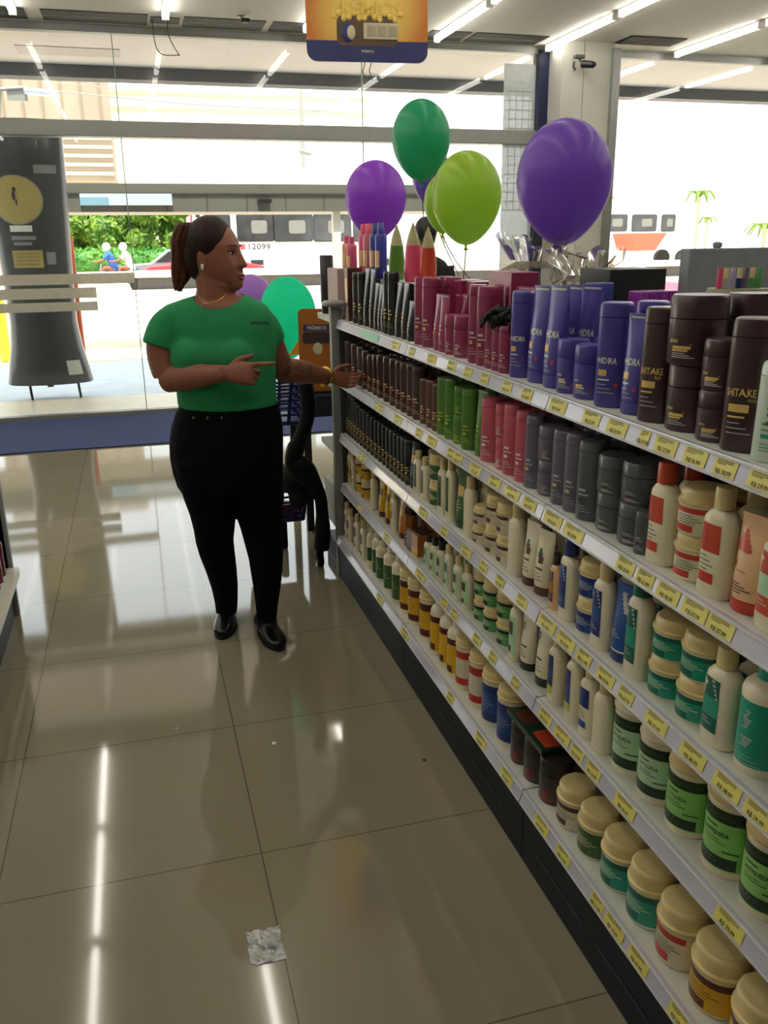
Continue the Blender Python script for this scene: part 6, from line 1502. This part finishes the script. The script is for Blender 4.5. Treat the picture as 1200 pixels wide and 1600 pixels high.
# distant shopper in black
Y2 = 7.0
V = thing('person', 'dark-haired person in a black shirt seen from behind beyond the shelves', 'person', (at(672, 400, Y2).x, Y2, 0))
def rel2(o): o.matrix_parent_inverse = Matrix.Translation(-V.location); return o
hc2 = at(663, 364, Y2); f2 = Vector((-.35, .93, 0)).normalized(); l2 = EZ.cross(f2); u2 = EZ
M2 = Matrix(((f2.x, l2.x, 0, hc2.x), (f2.y, l2.y, 0, hc2.y), (f2.z, l2.z, 1, hc2.z), (0, 0, 0, 1)))
sk = MB(); head_mesh(sk, M2, M_skin, 40, 32)
for sg in (-1, 1): sk.ell(M2 @ Vector((-.004, sg*.078, -.004)), (.017, .008, .028), M_skin, M2.to_3x3())
ncl = hc2-EZ*.2; sk.tube([hc2-EZ*.05, hc2-EZ*.12, ncl], [.055, .056, .07], M_skin, 16)
for sg in (-1, 1):
    s0 = hc2+EX*sg*.19-EZ*.27; e0 = s0+EX*sg*.05-EZ*.27; w0 = e0-EY*.0+EY*.12-EZ*.2
    sk.tube(smoothed([s0, e0, w0], 4), [.048, .047, .046, .044, .042, .04, .037, .032, .027], M_skin, 14)
    hand(sk, w0, EY*.3-EZ, EX*sg, EY, M_skin, [(.3, .3, .2)]*4, sc=.95)
rel2(remesh(sk, 'body', .006, V, M_skin, 2))
cl = MB(); zz = hc2.z
rs = [oring(Vector((hc2.x, hc2.y, zz-dz)), a_, b_) for dz, a_, b_ in ((.175, .075, .07), (.20, .13, .09), (.23, .18, .10), (.28, .205, .115), (.40, .20, .125), (.55, .185, .12), (.72, .185, .125))]
cl.rings(rs[::-1], M_trou)
for sg in (-1, 1): s0 = hc2+EX*sg*.18-EZ*.265; cl.tube([s0, s0+EX*sg*.035-EZ*.2], [.065, .06], M_trou, 16)
rel2(remesh(cl, 'shirt', .009, V, mat('shirt_black', '#151417', .8), 4))
tr = MB(); rs = [oring(Vector((hc2.x, hc2.y, zz-dz)), a_, b_) for dz, a_, b_ in ((.68, .17, .115), (.78, .185, .125), (.88, .18, .12))]; tr.rings(rs[::-1], M_trou)
for sg in (-1, 1):
    rs = [oring(Vector((hc2.x, hc2.y, 0))+EX*sg*.09+EZ*z_, a_, a_) for z_, a_ in ((.03, .05), (.3, .06), (.5, .065), (.8, .09))]; tr.rings(rs, M_trou)
rel2(remesh(tr, 'trousers', .009, V, M_trou, 4))
hr = MB(); hr.ell(M2 @ Vector((-.018, 0, .02)), (.098, .088, .108), M_hair, M2.to_3x3(), 32, 22); hr.ell(M2 @ Vector((-.045, 0, -.03)), (.06, .07, .09), M_hair, M2.to_3x3(), 24, 18)
rel2(remesh(hr, 'hair', .007, V, mat('hair_black', '#0d0b0b', .5), 3))
for sg in (-1, 1):
    a = MB(); c_ = Vector((hc2.x, hc2.y, 0))+EX*sg*.09; a.ell(c_+EY*.05+EZ*.042, (.045, .13, .04), M_shoe, Matrix(((EX.x, EY.x, 0), (EX.y, EY.y, 0), (0, 0, 1)))); rel2(a.build('shoe', V))

# motorcycle riders behind the low wall
def bike(px, Y):
    p = at(px, 400, Y); m = thing('motorcycle', 'dark motorcycle carrying two helmeted riders past the hedge', 'motorcycle', (p.x, Y, 0))
    for x in (-.65, .65):
        a = MB(); a.tube([(x, -.06, .31), (x, .06, .31)], .31, M_seal, 20); a.build('wheel', m)
    a = MB(); a.tube(smoothed([(-.65, 0, .32), (-.2, 0, .75), (.2, 0, .72), (.7, 0, .75)], 4), [.05, .06, .1, .13, .16, .17, .15, .12, .11, .12, .12, .1, .05], mat('bike_dark', '#3a4450', .4), 10); a.tube([(-.65, 0, .32), (-.5, 0, 1.0)], .04, M_steel, 8); a.tube([(-.5, -.3, 1.02), (-.5, .3, 1.02)], .02, M_black, 6); a.build('frame', m)
def rider(px, Y, shirt, label):
    p = at(px, 400, Y); r_ = thing('person', label, 'person', (p.x, Y, 0))
    a = MB(); a.rings([[Vector((x, 0, z))+Vector((a_*math.cos(t), b_*math.sin(t), 0)) for t in [2*PI*j/16 for j in range(16)]] for x, z, a_, b_ in ((.22, .78, .16, .19), (.18, 1.0, .13, .16), (.1, 1.25, .12, .2), (.06, 1.36, .07, .12))], M_skin)
    for y in (-.19, .19):
        a.tube(smoothed([(.08, y, 1.3), (-.12, y*1.3, 1.1), (-.46, y*1.3, 1.05)], 3), [.055, .05, .05, .045, .04, .035, .035], M_skin, 10)
        a.tube(smoothed([(.22, y*.6, .8), (-.15, y*.95, .82), (-.05, y*.9, .32)], 3), [.09, .085, .08, .07, .06, .055, .05], M_skin, 10)
    a.ell((.04, 0, 1.5), (.1, .085, .12), M_skin)
    o = remesh(a, 'body', .02, r_, M_skin, 2)
    a = MB(); a.rings([[Vector((x, 0, z))+Vector((a_*math.cos(t), b_*math.sin(t), 0)) for t in [2*PI*j/16 for j in range(16)]] for x, z, a_, b_ in ((.22, .76, .18, .21), (.18, 1.0, .15, .18), (.1, 1.25, .14, .22), (.06, 1.39, .08, .13))], shirt)
    for y in (-.19, .19): a.tube([(.08, y, 1.31), (-.08, y*1.25, 1.14)], [.075, .065], shirt, 10)
    remesh(a, 'shirt', .02, r_, shirt, 2)
    a = MB(); a.ell((.03, 0, 1.53), (.14, .125, .145), mat('helmet_white', '#dcdcdc', .2)); a.build('helmet', r_)
    return r_
bike(182, 31.9)
rider(166, 31.9, mat('rider_blue', '#2f5fae', .7), 'person in a blue shirt and white helmet steering the motorcycle')
rider(192, 31.9, mat('rider_pale', '#d9cfc6', .7), 'passenger in pale clothes and white helmet behind the motorcycle driver')
